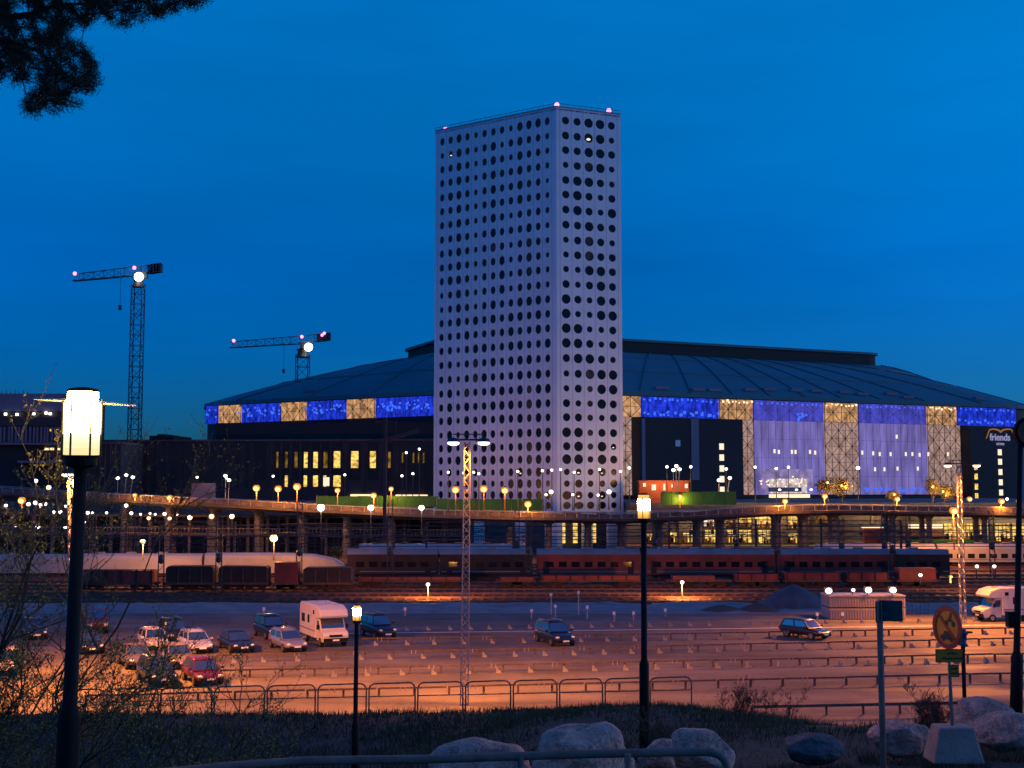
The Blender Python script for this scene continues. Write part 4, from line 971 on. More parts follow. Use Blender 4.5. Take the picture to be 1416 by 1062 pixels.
# ================================================================== hoardings, huts, cabin
def hoarding(px0, px1, py0, py1, y0, y1, label):
    root = thing('hoarding', label, 'hoarding', (P(px0, py1, y0).x, y0, P(px0, py1, y0).z), 0, 'green site hoardings')
    n = max(3, int((px1 - px0) / 14)); b = MB(); ps = MB(); rn = random.Random(px0)
    for i in range(n):
        f0, f1 = i / n, (i + 1) / n; ya, yb = y0 + (y1 - y0) * f0, y0 + (y1 - y0) * f1
        a, c = P(px0 + (px1 - px0) * f0, py0 + rn.uniform(-.4, .4), ya), P(px0 + (px1 - px0) * f1, py0, yb); zb = P(px0, py1, ya).z
        b.add([(a.x + .03, ya, zb), (c.x - .03, yb, zb), (c.x - .03, yb, a.z), (a.x + .03, ya, a.z), (a.x + .03, ya + .08, zb), (c.x - .03, yb + .08, zb), (c.x - .03, yb + .08, a.z), (a.x + .03, ya + .08, a.z)],
              [(0, 1, 2, 3), (7, 6, 5, 4), (0, 4, 5, 1), (3, 2, 6, 7), (0, 3, 7, 4), (1, 5, 6, 2)])
        ps.beam((a.x, ya + .16, zb), (a.x, ya + .16, a.z + .1), .12)
    b.build('panel', M['green'], root, world=True); ps.build('post', M['steel'], root, world=True)
hoarding(438, 606, 686, 701, 264, 263.5, 'long green site hoarding left of the tower, in front of the mall')
hoarding(604, 752, 690, 708, 262, 262, 'green site hoarding along the foot of the tower')
hoarding(914, 1018, 680, 698, 263, 262, 'green site hoarding below the orange huts right of the tower')
HT = thing('site_hut', 'row of orange site huts with lit windows above the green hoarding', 'site hut', (P(915, 680, 275).x, 275, 8.6))
p, q_ = P(884, 666, 275), P(953, 684, 275); b = MB(); b.bx(p.x, 275, 8.6, q_.x, 278.5, p.z); b.build('wall', M['hut'], HT, world=True)
b = MB(); b.bx(p.x - .2, 274.7, p.z, q_.x + .2, 278.7, p.z + .25); b.build('roof', M['hut'], HT, world=True)
for x0, x1, y0, y1 in ((901, 907, 670, 678), (917, 920, 669, 678), (947, 951, 669, 675), (889, 893, 668, 673), (928, 931, 670, 674)):
    a, c = P(x0, y0, 275), P(x1, y1, 275); b = MB(); b.bx(a.x, 274.85, c.z, c.x, 274.99, a.z); b.build('window', E_['winw'], HT, world=True)
lamp_light('hut_light', HT, (p.x + 4, 271, 14), 1600, (1, .42, .1), .5, world=True); lamp_light('hut_light', HT, (q_.x - 3, 271, 14), 1000, (1, .42, .1), .5, world=True)

# ================================================================== trees
def leafy_tree(name, label, cat, loc, h, cr, m, n, seed, group=None, light=0, leaf=.22, trunk_r=.14):
    rn = random.Random(seed); root = thing(name, label, cat, loc, 0, group)
    t = MB(); tips = []
    def branch(p, d, L, r, lvl):
        pts = [Vector(p)]; dd = Vector(d).normalized()
        for i in range(4):
            dd = (dd + Vector((rn.gauss(0, .18), rn.gauss(0, .18), rn.gauss(.05, .1)))).normalized(); pts.append(pts[-1] + dd * (L / 4))
        t.path(pts, [r * (1 - .16 * i) for i in range(5)], 5 if lvl < 2 else 3, False)
        if lvl >= 3: tips.append(pts[-1]); tips.append(pts[2]); return
        for k in range(4 if lvl else 6):
            q = pts[rn.randint(2, 4)]; a = rn.uniform(0, 6.28); v = Vector((math.cos(a), math.sin(a), rn.uniform(.1, .9)))
            branch(q, (dd * .6 + v), L * rn.uniform(.5, .68), r * .5, lvl + 1)
    branch((0, 0, 0), (0, 0, 1), h * .45, trunk_r, 0)
    t.build('trunk', M['bark'], root)
    c = MB()
    for p in tips:
        for k in range(n):
            q = p + Vector((rn.gauss(0, cr * .2), rn.gauss(0, cr * .2), rn.gauss(0, cr * .17))); a = Vector((rn.gauss(0, 1), rn.gauss(0, 1), rn.gauss(0, 1))).normalized() * leaf; bb = Vector((rn.gauss(0, 1), rn.gauss(0, 1), rn.gauss(0, 1))).normalized() * leaf * .7
            c.add([q - a, q + bb, q + a, q - bb], [(0, 1, 2, 3)])
    c.build('crown', m, root, fix=False)
    return root
for i, (px, py, y, h, cr, lab) in enumerate(((1146, 694, 260, 6.5, 2.6, 'golden lit tree on the bridge right of the arena entrance'), (1165, 694, 261, 5.5, 2.2, 'smaller golden lit tree right of the first one before the amber screen'), (1290, 698, 260, 6.0, 2.6, 'golden lit tree left of the brightest orange lamp'), (1304, 700, 262, 5.0, 2.2, 'low golden tree close beside the brightest orange lamp'), (1237, 698, 262, 3.5, 1.6, 'small amber lit tree under the middle of the arena screens'))):
    p = P(px, py, y); r_ = leafy_tree('street_tree', lab, 'tree', (p.x, y, p.z), h, cr, M['tleaf'], 9, 40 + i, 'lamp lit trees along the bridge', leaf=.15)
    b = MB(); b.ball((-.8, -2.6, h * .62), .26, 8); bl = b.build('lantern', E_['sodium'], r_)
    lamp_light('tree_light', r_, (.2, -3.0, h * .55), 1500, (1, .5, .1), .3)
for i, (px, py, y, h, cr, lab) in enumerate(((470, 741, 236, 4.2, 1.8, 'dark round bush in the yard below the brightest white lamp'), (500, 742, 236, 4.8, 2.0, 'dark bush between the two white lamps below the bridge'), (610, 748, 238, 3.6, 2, 'dark bush below the bridge left of the lattice mast'), (680, 746, 238, 4.2, 2.2, 'dark bush below the bridge right of the lattice mast'))):
    p = P(px, py + 20, y); leafy_tree('yard_bush', lab, 'bush', (p.x, y, YARD), h, cr, M['leaf'], 2, 80 + i, 'bushes in the rail yard')

# ================================================================== TRAINS
def coach(px0, px1, y, ytop, kind, label, group, windows=True, nose=None):
    """one rail vehicle between two columns of the photograph"""
    p0, p1 = P(px0, ytop, y), P(px1, ytop, y); L = p1.x - p0.x; H = p0.z - YARD
    root = thing('passenger_coach' if kind != 'flat' else 'flat_wagon', label, 'train' , ((p0.x + p1.x) / 2, y, YARD), 0, group)
    wd = 2.9; z0 = 0.95; e = H - .85
    body = {'red': 'red', 'pale': 'paleb', 'dark': 'cdark', 'blue': 'cdark'}[kind]
    def loft(prof, m, name, x0=-L / 2, x1=L / 2, nosex=None):
        n = len(prof); st = [(x0, 1.0), (x1, 1.0)]
        if nosex: st = [(x0, 1.0), (x1 - nosex, 1.0), (x1 - nosex * .5, .93), (x1 - nosex * .15, .72), (x1, .42)]
        vs = []
        for x, k in st: vs += [(x, yy * (k * .3 + .7), z0 + (zz - z0) * (k if zz > z0 + 1 else 1)) for yy, zz in prof]
        fs = [tuple(range(n)), tuple(range(len(vs) - 1, len(vs) - n - 1, -1))]
        for i in range(len(st) - 1):
            for j in range(n): fs.append((i * n + j, i * n + (j + 1) % n, (i + 1) * n + (j + 1) % n, (i + 1) * n + j))
        return MB().add(vs, fs).build(name, m, root)
    loft([(-wd / 2, z0), (wd / 2, z0), (wd / 2, e), (-wd / 2, e)], M[body], 'body', nosex=nose)
    loft([(-wd / 2 - .02, e + .002), (wd / 2 + .02, e + .002), (wd / 2 * .86, e + .45), (wd / 2 * .5, H - .08), (0, H), (-wd / 2 * .5, H - .08), (-wd / 2 * .86, e + .45)], M['croof'] if kind != 'pale' else M['paleb'], 'roof', nosex=nose)
    b = MB()
    if windows:
        nwin = int(L / 2.0)
        for i in range(1, nwin):
            x = -L / 2 + L * i / nwin
            if nose and x > L / 2 - nose * .7: continue
            zl = .45 if kind == 'pale' else 0; b = MB(); b.bx(x - .62, -wd / 2 - .03, z0 + 1.15 - zl, x + .62, -wd / 2 + .03, z0 + 1.95 - zl); b.build('window', M['glass'], root)
        for s in (-1, 1): b = MB(); b.bx(s * (L / 2 - 1.5) - .45, -wd / 2 - .025, z0 + .1, s * (L / 2 - 1.5) + .45, -wd / 2 + .02, z0 + 2.1); b.build('door', M['cdark'], root)
        b = MB(); b.bx(-L / 2 + .2, -wd / 2 - .02, z0 + .35, L / 2 - .2 - (nose or 0) * .3, -wd / 2 + .01, z0 + .55); b.build('stripe', M['croof'], root)
    u = MB(); u.bx(-L / 2 + 2.5, -1.1, .45, L / 2 - 2.5, 1.1, z0 - .002); u.build('underframe', M['cdark'], root)
    for s in (-1, 1):
        w = MB()
        for dx in (-1.2, 1.2):
            x = s * (L / 2 - 3) + dx
            for sy in (-.75, .75): w.tube((x, sy - .07, .76), (x, sy + .07, .76), .46, 14)
        w.box((s * (L / 2 - 3), 0, .8), (3.4, 1.9, .35)); w.build('bogie', M['cdark'], root)
    for i in range(int(L / 5)):
        rv = MB(); rv.box((-L / 2 + 3 + i * 5, .1, H + .08), (1.4, .9, .22))
        if not nose: rv.build('roof_vent', M['croof'], root)
    return root
G1 = 'pale train left of the tower'
coach(-60, 108, 197, 766, 'pale', 'pale train car at the far left, seen through the bare bush', G1, windows=False); coach(112, 282, 197, 765, 'pale', 'pale train car glowing orange under the yard lamps on the left', G1, windows=False); coach(286, 476, 197, 764, 'pale', 'pale train end car with rounded nose, left of the dark coaches', G1, windows=False, nose=9)
G2 = 'long train of dark red coaches across the rail yard'
for a, c, k, lab in ((482, 606, 'dark', 'darkest coach right of the pale rounded train nose'), (609, 736, 'dark', 'dark coach with blue grey roof behind the tall lattice mast'), (742, 884, 'red', 'dark red coach with pale roof in front of the tower foot'), (889, 1068, 'red', 'red coach just right of the middle park lamp post'), (1072, 1232, 'red', 'red coach in front of the station hall windows'), (1236, 1308, 'dark', 'dark short coach at the right end of the red train')):
    coach(a, c, 194, 758.5, k, lab, G2)
G3 = 'pale train on the far tracks'
for a, c, lab in ((498, 726, 'pale far train car glowing orange behind the dark coaches left of the tower'), (1128, 1290, 'pale far train car right of the station windows'), (1293, 1460, 'orange lit far train car under the brightest orange lamp')):
    coach(a, c, 226, 751.5, 'pale', lab, G3)
def wagon(px0, px1, y, ytop, label, load):
    p0, p1 = P(px0, ytop, y), P(px1, ytop, y); L = p1.x - p0.x; H = p0.z - YARD
    root = thing('freight_wagon', label, 'wagon', ((p0.x + p1.x) / 2, y, YARD), 0, 'freight wagons in front of the coaches')
    b = MB(); b.bx(-L / 2, -1.4, 1.0, L / 2, 1.4, 1.3)
    for s in (-1, 1): b.tube((s * L / 2, .7, 1.1), (s * (L / 2 + .5), .7, 1.1), .16, 8); b.tube((s * L / 2, -.7, 1.1), (s * (L / 2 + .5), -.7, 1.1), .16, 8)
    b.build('underframe', M['rust'], root)
    for s in (-1, 1):
        w = MB()
        for dx in (-.9, .9):
            for sy in (-.75, .75): w.tube((s * (L / 2 - 2) + dx, sy - .07, .74), (s * (L / 2 - 2) + dx, sy + .07, .74), .44, 14)
        w.box((s * (L / 2 - 2), 0, .75), (2.6, 1.8, .3)); w.build('bogie', M['cdark'], root)
    if load == 'box':
        b = MB(); b.side([(-L / 2 + .15, 1.302), (L / 2 - .15, 1.302), (L / 2 - .15, H - .3), (L / 2 - .5, H), (-L / 2 + .5, H), (-L / 2 + .15, H - .3)], -1.35, 1.35); b.build('body', M['cdark'], root)
        b = MB(); n = int(L / 1.6)
        for i in range(n + 1): x = -L / 2 + .2 + (L - .4) * i / n; b.bx(x - .06, -1.43, 1.3, x + .06, -1.351, H - .3)
        b.build('side_rib', M['rust'], root)
    elif load == 'side':
        b = MB(); b.bx(-L / 2 + .1, -1.4, 1.301, L / 2 - .1, -1.3, H); b.bx(-L / 2 + .1, 1.3, 1.301, L / 2 - .1, 1.4, H); b.bx(-L / 2 + .1, -1.3, 1.301, -L / 2 + .2, 1.3, H); b.bx(L / 2 - .2, -1.3, 1.301, L / 2 - .1, 1.3, H); b.build('side_board', M['red'], root)
        b = MB(); n = int(L / 2)
        for i in range(n + 1): x = -L / 2 + .2 + (L - .4) * i / n; b.bx(x - .07, -1.5, 1.2, x + .07, -1.401, H + .05)
        b.build('stake', M['cdark'], root)
    else:
        for k in range(max(1, int(L / 7))): b = MB(); b.bx(-L / 2 + .4 + 7 * k, -1.22, 1.302, min(L / 2 - .2, -L / 2 + 6.4 + 7 * k), 1.22, H); b.build('container', M['red'], root)
for a, c, y, yt, lab, ld in ((110, 216, 173, 788, 'low dark freight wagon behind the bare bush', 'side'), (232, 300, 173, 782, 'dark box wagon at the left, first right of the bush', 'box'), (304, 374, 173, 782, 'dark box wagon left of the yellow machine wagon', 'box'), (378, 416, 173, 777, 'short wagon with an amber lit load', 'cont'), (420, 490, 173, 784, 'dark box wagon below the rounded train nose', 'box'),
    (495, 640, 178, 797, 'red low sided wagon left of the lattice mast', 'side'), (690, 740, 178, 797, 'short red low sided wagon just right of the lattice mast', 'side'), (748, 886, 178, 795, 'red low sided wagon in front of the tower', 'side'), (925, 1010, 178, 796, 'red wagon just right of the middle park lamp post', 'cont'), (1016, 1075, 178, 793, 'small red wagon below the station hall', 'side'), (1083, 1160, 178, 791, 'long red low sided wagon left of the white cabin', 'side'), (1168, 1226, 178, 791, 'red wagon above the white cabin floodlights', 'side'), (1236, 1292, 178, 785, 'dark wagon with red side at the right', 'cont')):
    wagon(a, c, y, yt, lab, ld)

# ================================================================== CATENARY
def catenary(px, y, top, label, thick=.42, arms=True):
    p = P(px, top, y); h = p.z - YARD; root = thing('catenary_mast', label, 'catenary mast', (p.x, y, YARD), 0, 'catenary masts in the rail yard')
    b = MB()
    for sx in (-1, 1): b.beam((sx * thick, 0, 0), (sx * thick * .8, 0, h), .14)
    n = int(h / .9)
    for i in range(n): b.beam((-thick, 0, h * i / n), (thick, 0, h * (i + 1) / n), .07) if i % 2 else b.beam((thick, 0, h * i / n), (-thick, 0, h * (i + 1) / n), .07)
    b.build('post', M['dsteel'], root)
    if arms:
        b = MB(); hh = min(h - 1.2, 7.6)
        for s in (-1, 1):
            b.tube((0, 0, hh), (s * 2.9, -.4, hh - .3), .07, 5); b.tube((0, 0, hh - 1.6), (s * 2.9, -.4, hh - .35), .06, 5); b.tube((s * 1.2, -.3, hh - 1.2), (s * 3.2, -.4, hh - 1.4), .05, 5)
        b.build('bracket_arm', M['dsteel'], root)
        b = MB(); b.ball((0, -.05, hh - 2.6), .45, 8, 1.6); b.build('weight_box', M['dsteel'], root)
for px, y, top, lab in ((304, 166, 712, 'catenary mast standing before the dark wagons at the left'), (415, 182, 692, 'dark catenary mast in front of the pale train nose'), (540, 182, 690, 'dark catenary mast below the tall wooden post left of the tower'), (224, 172, 735, 'thin catenary mast at the right edge of the bare bush'), (715, 205, 706, 'catenary mast left of the low orange lamp at the tower corner'), (731, 188, 716, 'thicker dark catenary mast in front of the tower, right one of the pair'),
        (1018, 210, 706, 'thin catenary mast between the yellow station windows'), (1074, 186, 712, 'tall catenary mast right of the widest yellow station window'), (1163, 196, 716, 'thin catenary mast between station hall and kiosk'), (1222, 200, 708, 'catenary mast close left of the thick one by the kiosk'), (1233, 190, 712, 'thick dark catenary mast beside the orange kiosk'), (1255, 205, 714, 'thin catenary mast just right of the kiosk pair'), (1370, 200, 706, 'catenary mast in front of the right yellow windows'), (130, 200, 712, 'catenary mast near the lamp post on the left'), (190, 205, 716, 'catenary mast above the pale train on the left'), (645, 212, 712, 'catenary mast hidden partly by the tall lattice mast'), (905, 212, 714, 'catenary mast right beside the middle park lamp post')):
    catenary(px, y, top, lab)
for i, (y, z, lab) in enumerate(((182, 4.6, 'nearest overhead wire crossing the yard'), (188, 6.0, 'overhead wire a little above the nearest one'), (200, 4.9, 'overhead wire over the middle tracks'), (206, 6.4, 'highest overhead wire of the middle tracks'), (212, 5.2, 'farthest overhead wire before the bridge'), (166, 4.9, 'lone overhead wire before the dark wagons'))):
    b = MB(); x = -150
    while x < 190:
        pts = [(x + 60 * k / 6, y, z + .5 * ((k / 3 - 1) ** 2)) for k in range(7)]; b.path(pts, .06, 3, False); b.tube((x, y, z - .9), (x + 60, y, z - .9), .06, 3)
        for k in range(1, 6): b.tube(pts[k], (pts[k][0], y, z - .9), .015, 3)
        x += 60
    tag(b.build('overhead_wire', M['dsteel']), lab, 'overhead wire', 'overhead wires')
FN = thing('yard_fence', 'dark mesh fence with close posts standing in the yard below the bridge', 'fence', (0, 236, YARD))
fa, fb = P(120, 737, 236), P(770, 741, 236); L = fb.x - fa.x
for i in range(int(L / 3.2)):
    x = fa.x + i * 3.2; b = MB(); b.beam((x, 236, YARD), (x, 236, fa.z + (fb.z - fa.z) * i / (L / 3.2)), .16); b.build('post', M['dsteel'], FN, world=True)
b = MB()
for k in range(int(L / .45)): x = fa.x + k * .45; b.beam((x, 236.05, YARD + .2), (x, 236.05, fa.z - .15), .05)
for z in (.3, 2.2, 4.4): b.beam((fa.x, 236.1, min(YARD + z, fa.z)), (fb.x, 236.1, min(YARD + z, fb.z)), .08)
b.build('mesh', M['dsteel'], FN, world=True)
for i, (px, y, w, top, lab) in enumerate(((250, 208, 150, 722, 'dark portal gantry over the tracks above the pale train'), (480, 210, 130, 724, 'dark portal gantry left of the site derrick'), (650, 214, 120, 722, 'dark portal gantry over the tracks behind the tall lattice mast'), (985, 216, 120, 718, 'dark portal gantry in front of the station windows'), (1190, 214, 110, 720, 'dark portal gantry in front of the orange kiosk'))):
    p0, p1 = P(px - w / 2, top, y), P(px + w / 2, top, y); g_ = thing('portal_gantry', lab, 'gantry', (p0.x, y, YARD), 0, 'portal gantries over the tracks')
    for p in (p0, p1): b = MB(); b.beam((p.x - p0.x, 0, 0), (p.x - p0.x, 0, p0.z - YARD), .34); b.build('leg', M['dsteel'], g_)
    b = MB(); h = p0.z - YARD; W_ = p1.x - p0.x; n = 14
    for z in (0, -.7): b.beam((0, 0, h + z), (W_, 0, h + z), .14)
    for k in range(n): b.beam((W_ * k / n, 0, h - .7 * (k % 2)), (W_ * (k + 1) / n, 0, h - .7 * ((k + 1) % 2)), .08)
    b.build('crossbeam', M['dsteel'], g_)
    for k in (1, 2, 3): b = MB(); b.beam((W_ * k / 4, 0, h - .7), (W_ * k / 4, 0, h - 2.3), .1); b.box((W_ * k / 4, -.1, h - 2.2), (.5, .3, .7)); b.build('dropper', M['dsteel'], g_)
# wooden post with cross pieces left of the tower (site crane arm)
p = P(533, 580, 240); SP = thing('site_derrick', 'tall rust brown post with slanting boom standing left of the tower', 'derrick', (p.x, 240, 0)); z1 = P(530, 578, 240).z
b = MB(); b.beam((0, 0, YARD), (0, 0, z1), .62); b.build('post', M['mall'], SP)
q1, q2 = P(536, 607, 240), P(579, 595, 240); b = MB(); b.beam((q1.x - p.x, 0, q1.z), (q2.x - p.x, 0, q2.z), .45, .8); b.build('boom', M['mall'], SP)
b = MB(); q1, q2 = P(520, 583, 240), P(550, 583, 240); b.beam((q1.x - p.x, -.4, q1.z), (q2.x - p.x, -.4, q2.z), .25); q1, q2 = P(548, 583, 240), P(548, 600, 240); b.beam((q1.x - p.x, -.4, q1.z), (q2.x - p.x, -.4, q2.z), .2); b.build('cross_arm', M['mall'], SP)

# ================================================================== cabin with floodlights, gravel heaps, low yard things
CB = thing('site_cabin', 'grey white two storey container cabin with floodlights on its roof', 'cabin', (P(1200, 862, 112).x, 112, 0))
c0, c1 = P(1147, 824, 112), P(1252, 824, 112); L = c1.x - c0.x; H = c0.z
for k in range(2):
    b = MB(); b.bx(-L / 2, 0, .05 + k * H / 2, L / 2, 3, H / 2 - .06 + k * H / 2); b.build('container', M['cabinm'], CB)
    b = MB()
    for i in range(28): x = -L / 2 + .12 + (L - .24) * i / 27; b.bx(x - .035, -.035, .1 + k * H / 2, x + .035, -.001, H / 2 - .12 + k * H / 2)
    b.build('corrugation', M['cabinm'], CB)
b = MB(); b.bx(-L / 2 - .05, -.06, H - .07, L / 2 + .05, 3.05, H + .05); b.build('roof_edge', M['steel'], CB)
b = MB(); b.bx(.9, -.05, .1, 1.75, -.036, 1.95); b.build('door', M['signgrey'], CB)
FLOODS = ((1146, 817, .30, 1), (1180, 816, .16, 0), (1201, 816, .30, 1), (1235, 816, .30, 1))
for px, py, r, big in FLOODS:
    p = P(px, py, 112); b = MB(); b.tube((p.x - CB.location.x, .4, H), (p.x - CB.location.x, .2, p.z), .04, 6); po = b.build('floodlight_post', M['dsteel'], CB)
    b = MB(); b.ball((p.x - CB.location.x, 0, p.z), r, 10, .85); b.build('floodlight', E_['whitel'], CB)
    b = MB(); b.bx(p.x - CB.location.x - r * 1.15, .08, p.z - r * .9, p.x - CB.location.x + r * 1.15, r + .1, p.z + r * 1.0); b.build('floodlight_housing', M['dsteel'], CB)
    if big: lamp_light('flood_light', CB, (p.x - CB.location.x, -.6, p.z), 14, (1, .93, .82), .2, 'SPOT', (0, -1, -.55), 140)
SFn = thing('steel_fence_panel', 'dark mesh gate panel standing right of the white cabin', 'gate', (P(1262, 862, 116).x, 116, 0)); b = MB()
for i in range(9): b.tube((-1.5 + i * .375, 0, 0), (-1.5 + i * .375, 0, 2.6), .03, 4)
b.build('bars', M['dsteel'], SFn); b = MB()
for z in (.15, 1.4, 2.6): b.beam((-1.5, .05, z), (1.5, .05, z), .06)
b.build('rails', M['dsteel'], SFn)
def heap(name, label, px, pyb, y, w, h, m, seed, d=None):
    p = P(px, pyb, y); vs = []; fs = []; n, k = 28, 9; d = d or w * .55
    for j in range(k + 1):
        t = j / k
        for i in range(n):
            a = 2 * math.pi * i / n; rr = 1 + .22 * nz(math.cos(a) * 2 + seed, math.sin(a) * 2, 1.0, seed); prof = (1 - t)
            vs.append((math.cos(a) * w / 2 * prof * rr, math.sin(a) * d / 2 * prof * rr, -.15 + h * (1 - (1 - t) ** 1.25) * (1 if t < 1 else 1) + .1 * nz(a, t * 4, 1.7, seed) * h * (1 - abs(2 * t - 1))))
    for j in range(k):
        for i in range(n): fs.append((j * n + i, j * n + (i + 1) % n, (j + 1) * n + (i + 1) % n, (j + 1) * n + i))
    o = MB().add(vs, fs).build(name, m, smooth=True, fix=False); o.location = (p.x, y, max(p.z, 0)); tag(o, label, 'gravel heap', 'gravel heaps beside the car park'); return o
heap('gravel_heap', 'biggest pale gravel heap left of the white cabin', 1098, 858, 124, 8.2, 2.4, M['heap'], 1); heap('gravel_heap', 'low dark earth heap left of the big pale heap', 1048, 858, 120, 5.0, .95, M['earth'], 2); heap('gravel_heap', 'flat dark earth heap farther left, behind the empty bays', 998, 858, 120, 6.0, .75, M['earth'], 3); heap('gravel_heap', 'long pale gravel ridge right of the big heap, partly behind the cabin', 1136, 856, 126, 6, 1.3, M['heap'], 4)
rn = random.Random(11)
for i, (px, py, h) in enumerate(((768, 853, 1.1), (812, 856, 1.2), (849, 860, .9), (735, 856, .9), (800, 850, 2.2), (762, 850, 2.0), (876, 858, .8), (920, 852, .7), (560, 852, .8), (1130, 858, .7), (365, 852, .8), (1165, 858, .7))):
    g_ = G(px, py, 0); root = thing('marker_post', 'thin pale marker post on the gravel strip, %s from the left' % ordinal([4, 7, 8, 2, 6, 3, 9, 10, 1, 11, 0, 12][i] if [4, 7, 8, 2, 6, 3, 9, 10, 1, 11, 0, 12][i] < 12 else 11), 'post', (g_.x, g_.y, gz(g_.x, g_.y) - .03), 0, 'thin posts on the gravel strip')
    if i == 11: root['label'] = 'thin pale marker post right beside the white cabin'
    b = MB(); b.path([(0, 0, 0), (rn.uniform(-.1, .1), 0, h)], [.07, .05], 6); b.build('post', M['steel'], root); b = MB(); b.box((0, -.06, h - .1), (.24, .06, .28)); b.build('plate', M['white'], root)

# ================================================================== CAR PARK: low rails with white blocks
ROWS = [('far edge', (520, 872), (1416, 857.5), False, 36), ('fourth', (500, 892), (1416, 876), True, 26), ('third', (300, 916), (1416, 891), True, 30), ('second', (300, 938), (1416, 913.5), True, 28), ('nearest', (118, 974), (1416, 941), True, 0)]
WHERE = {'far edge': 'along the far edge of the car park', 'fourth': 'on the fourth low rail behind the hooped fence', 'third': 'on the third low rail behind the hooped fence', 'second': 'on the second low rail behind the hooped fence'}
blk = None
for nm, (ax, ay), (bx_, by), rail, nb in ROWS:
    a, c = G(ax, ay), G(bx_, by); c = a + (c - a) * 1.08; d = (c - a); L = d.length; rz = math.atan2(d.y, d.x); rn = random.Random(len(nm) * 3 + nb)
    if rail:
        root = thing('low_rail', 'long low timber bay rail, %s one behind the hooped fence' % nm, 'barrier', (a.x, a.y, 0), rz, 'low rails between the parking bays')
        b = MB(); x = 0
        while x < L - .5:
            ln = min(3.9, L - x); b.beam((x + .05, 0, .48), (x + ln - .05, 0, .48 + rn.uniform(-.03, .03)), .08, .11); x += 4
        b.build('rail', M['wood'], root)
        for i in range(int(L / 2) + 1): b = MB(); b.box((i * 2.0, .08, .25), (.12, .12, .52)); b.build('post', M['wood'], root)
        for i in range(int(L / 5)): 
            x = 1.2 + i * 4.0
            for xx in (x, x + .3):
                if x < L: b = MB(); b.box((xx, -.09, .42), (.05, .04, .26)); b.build('reflector', M['blockp'], root)
    for i in range(nb):
        s = L * (i + .5) / nb + rn.uniform(-.12, .12); p = a + d.normalized() * s; off = Vector((d.y, -d.x, 0)).normalized() * .35; p = p + off
        lab = 'small white block %s, %s from the left' % (WHERE[nm], ordinal(i)); gr = 'white blocks along the low rails'; rr = rz + rn.uniform(-.15, .15)
        if blk is None:
            blk = thing('bay_block', lab, 'block', (p.x, p.y, 0), rr, gr); b = MB(); b.side([(-.17, .0), (.17, .0), (.14, .14), (.02, .17), (-.07, .34), (-.13, .34)], -.11, .11); b.build('block', M['blockp'], blk)
        else: dup(blk, (p.x, p.y, 0), rr, lab, gr)
# nearest kerb line at the lower right
a, c = G(1040, 991), G(1330, 985); root = thing('low_rail', 'short low timber rail at the foot of the grassy mound, closest of all', 'barrier', (a.x, a.y, 0), math.atan2((c - a).y, (c - a).x), 'low rails between the parking bays')
L = (c - a).length; b = MB(); b.beam((0, 0, .5), (L, 0, .5), .10, .15); b.build('rail', M['wood'], root)
for i in range(int(L / 2) + 1): b = MB(); b.box((i * 2, .08, .24), (.12, .12, .5)); b.build('post', M['wood'], root)
# painted edge line of the car park
a, c = G(480, 876), G(1416, 864); b = MB(); n = Vector((-(c - a).y, (c - a).x, 0)).normalized() * .12; b.add([tuple(a - n), tuple(c - n), tuple(c + n), tuple(a + n)], [(0, 1, 2, 3)])
o = b.build('edge_line', M['white']); o.location.z = .004; struct(o)

# ================================================================== LATTICE MASTS with two lamps
def lattice_mast(fx, fy, hx, hy, heads, label, energy, aim=(0.15, 0.1, -1), cone=166):
    f = G(fx, fy, 0); y = f.y; tp = P(hx, hy, y); h = tp.z; root = thing('lattice_lamp_mast', label, 'lamp mast', (f.x, y, 0), 0, 'lattice lamp masts of the car park')
    b = MB(); w0, w1 = .42, .30; top = Vector((tp.x - f.x, 0, h))
    def cr(t, sx, sy): w = (w0 + (w1 - w0) * t) / 2; return Vector((top.x * t + sx * w, sy * w, h * t))
    for sx, sy in ((-1, -1), (1, -1), (1, 1), (-1, 1)): b.beam(cr(0, sx, sy), cr(1, sx, sy), .055)
    n = int(h / .42)
    for i in range(n):
        for (a, c) in (((-1, -1), (1, -1)), ((1, -1), (1, 1)), ((1, 1), (-1, 1)), ((-1, 1), (-1, -1))):
            if i % 2: a, c = c, a
            b.beam(cr(i / n, *a), cr((i + 1) / n, *c), .035)
    b.build('lattice_pole', M['steel'], root)
    b = MB(); xs = [P(px, py, y) - Vector((f.x, y, 0)) for px, py in heads]
    b.beam((min(v.x for v in xs), 0, h + .12), (max(v.x for v in xs), 0, h + .12), .10); b.beam((top.x - .5, 0, h), (top.x - .5, 0, h + .45), .06); b.beam((top.x + .5, 0, h), (top.x + .5, 0, h + .45), .06); b.beam((top.x - .8, 0, h + .42), (top.x + .8, 0, h + .42), .06); b.build('crossarm', M['dsteel'], root)
    for v in xs:
        b = MB(); b.lathe([(.02, .24), (.30, .16), (.36, .02), (.36, -.02)], 12, (v.x, -.1, h)); hd = b.build('lamp_housing', M['dsteel'], root, smooth=True)
        b = MB(); b.ball((v.x, -.1, h - .07), .33, 12, .42); b.build('lamp_lens', E_['head'], hd)
        lamp_light('mast_light', root, (v.x, -.1, h - .32), energy, (1, .26, .024), .25, 'SPOT', aim, cone, False, .75)
MASTE = 27000
lattice_mast(642, 975, 646, 611, ((627, 611), (669, 611)), 'tall lattice lamp mast with two lamps standing in front of the tower', MASTE * .95, (.2, .1, -1), 166)
lattice_mast(1332, 862, 1326, 643, ((1310, 644), (1350, 644)), 'lattice lamp mast with two lamps at the right behind the round yellow sign', MASTE * 1.35, (-.35, -.55, -1), 128)
lattice_mast(103, 942, 98, 655, ((93, 673), (107, 668)), 'lattice lamp mast close behind the big lit park lamp on the left', MASTE * 1.5)

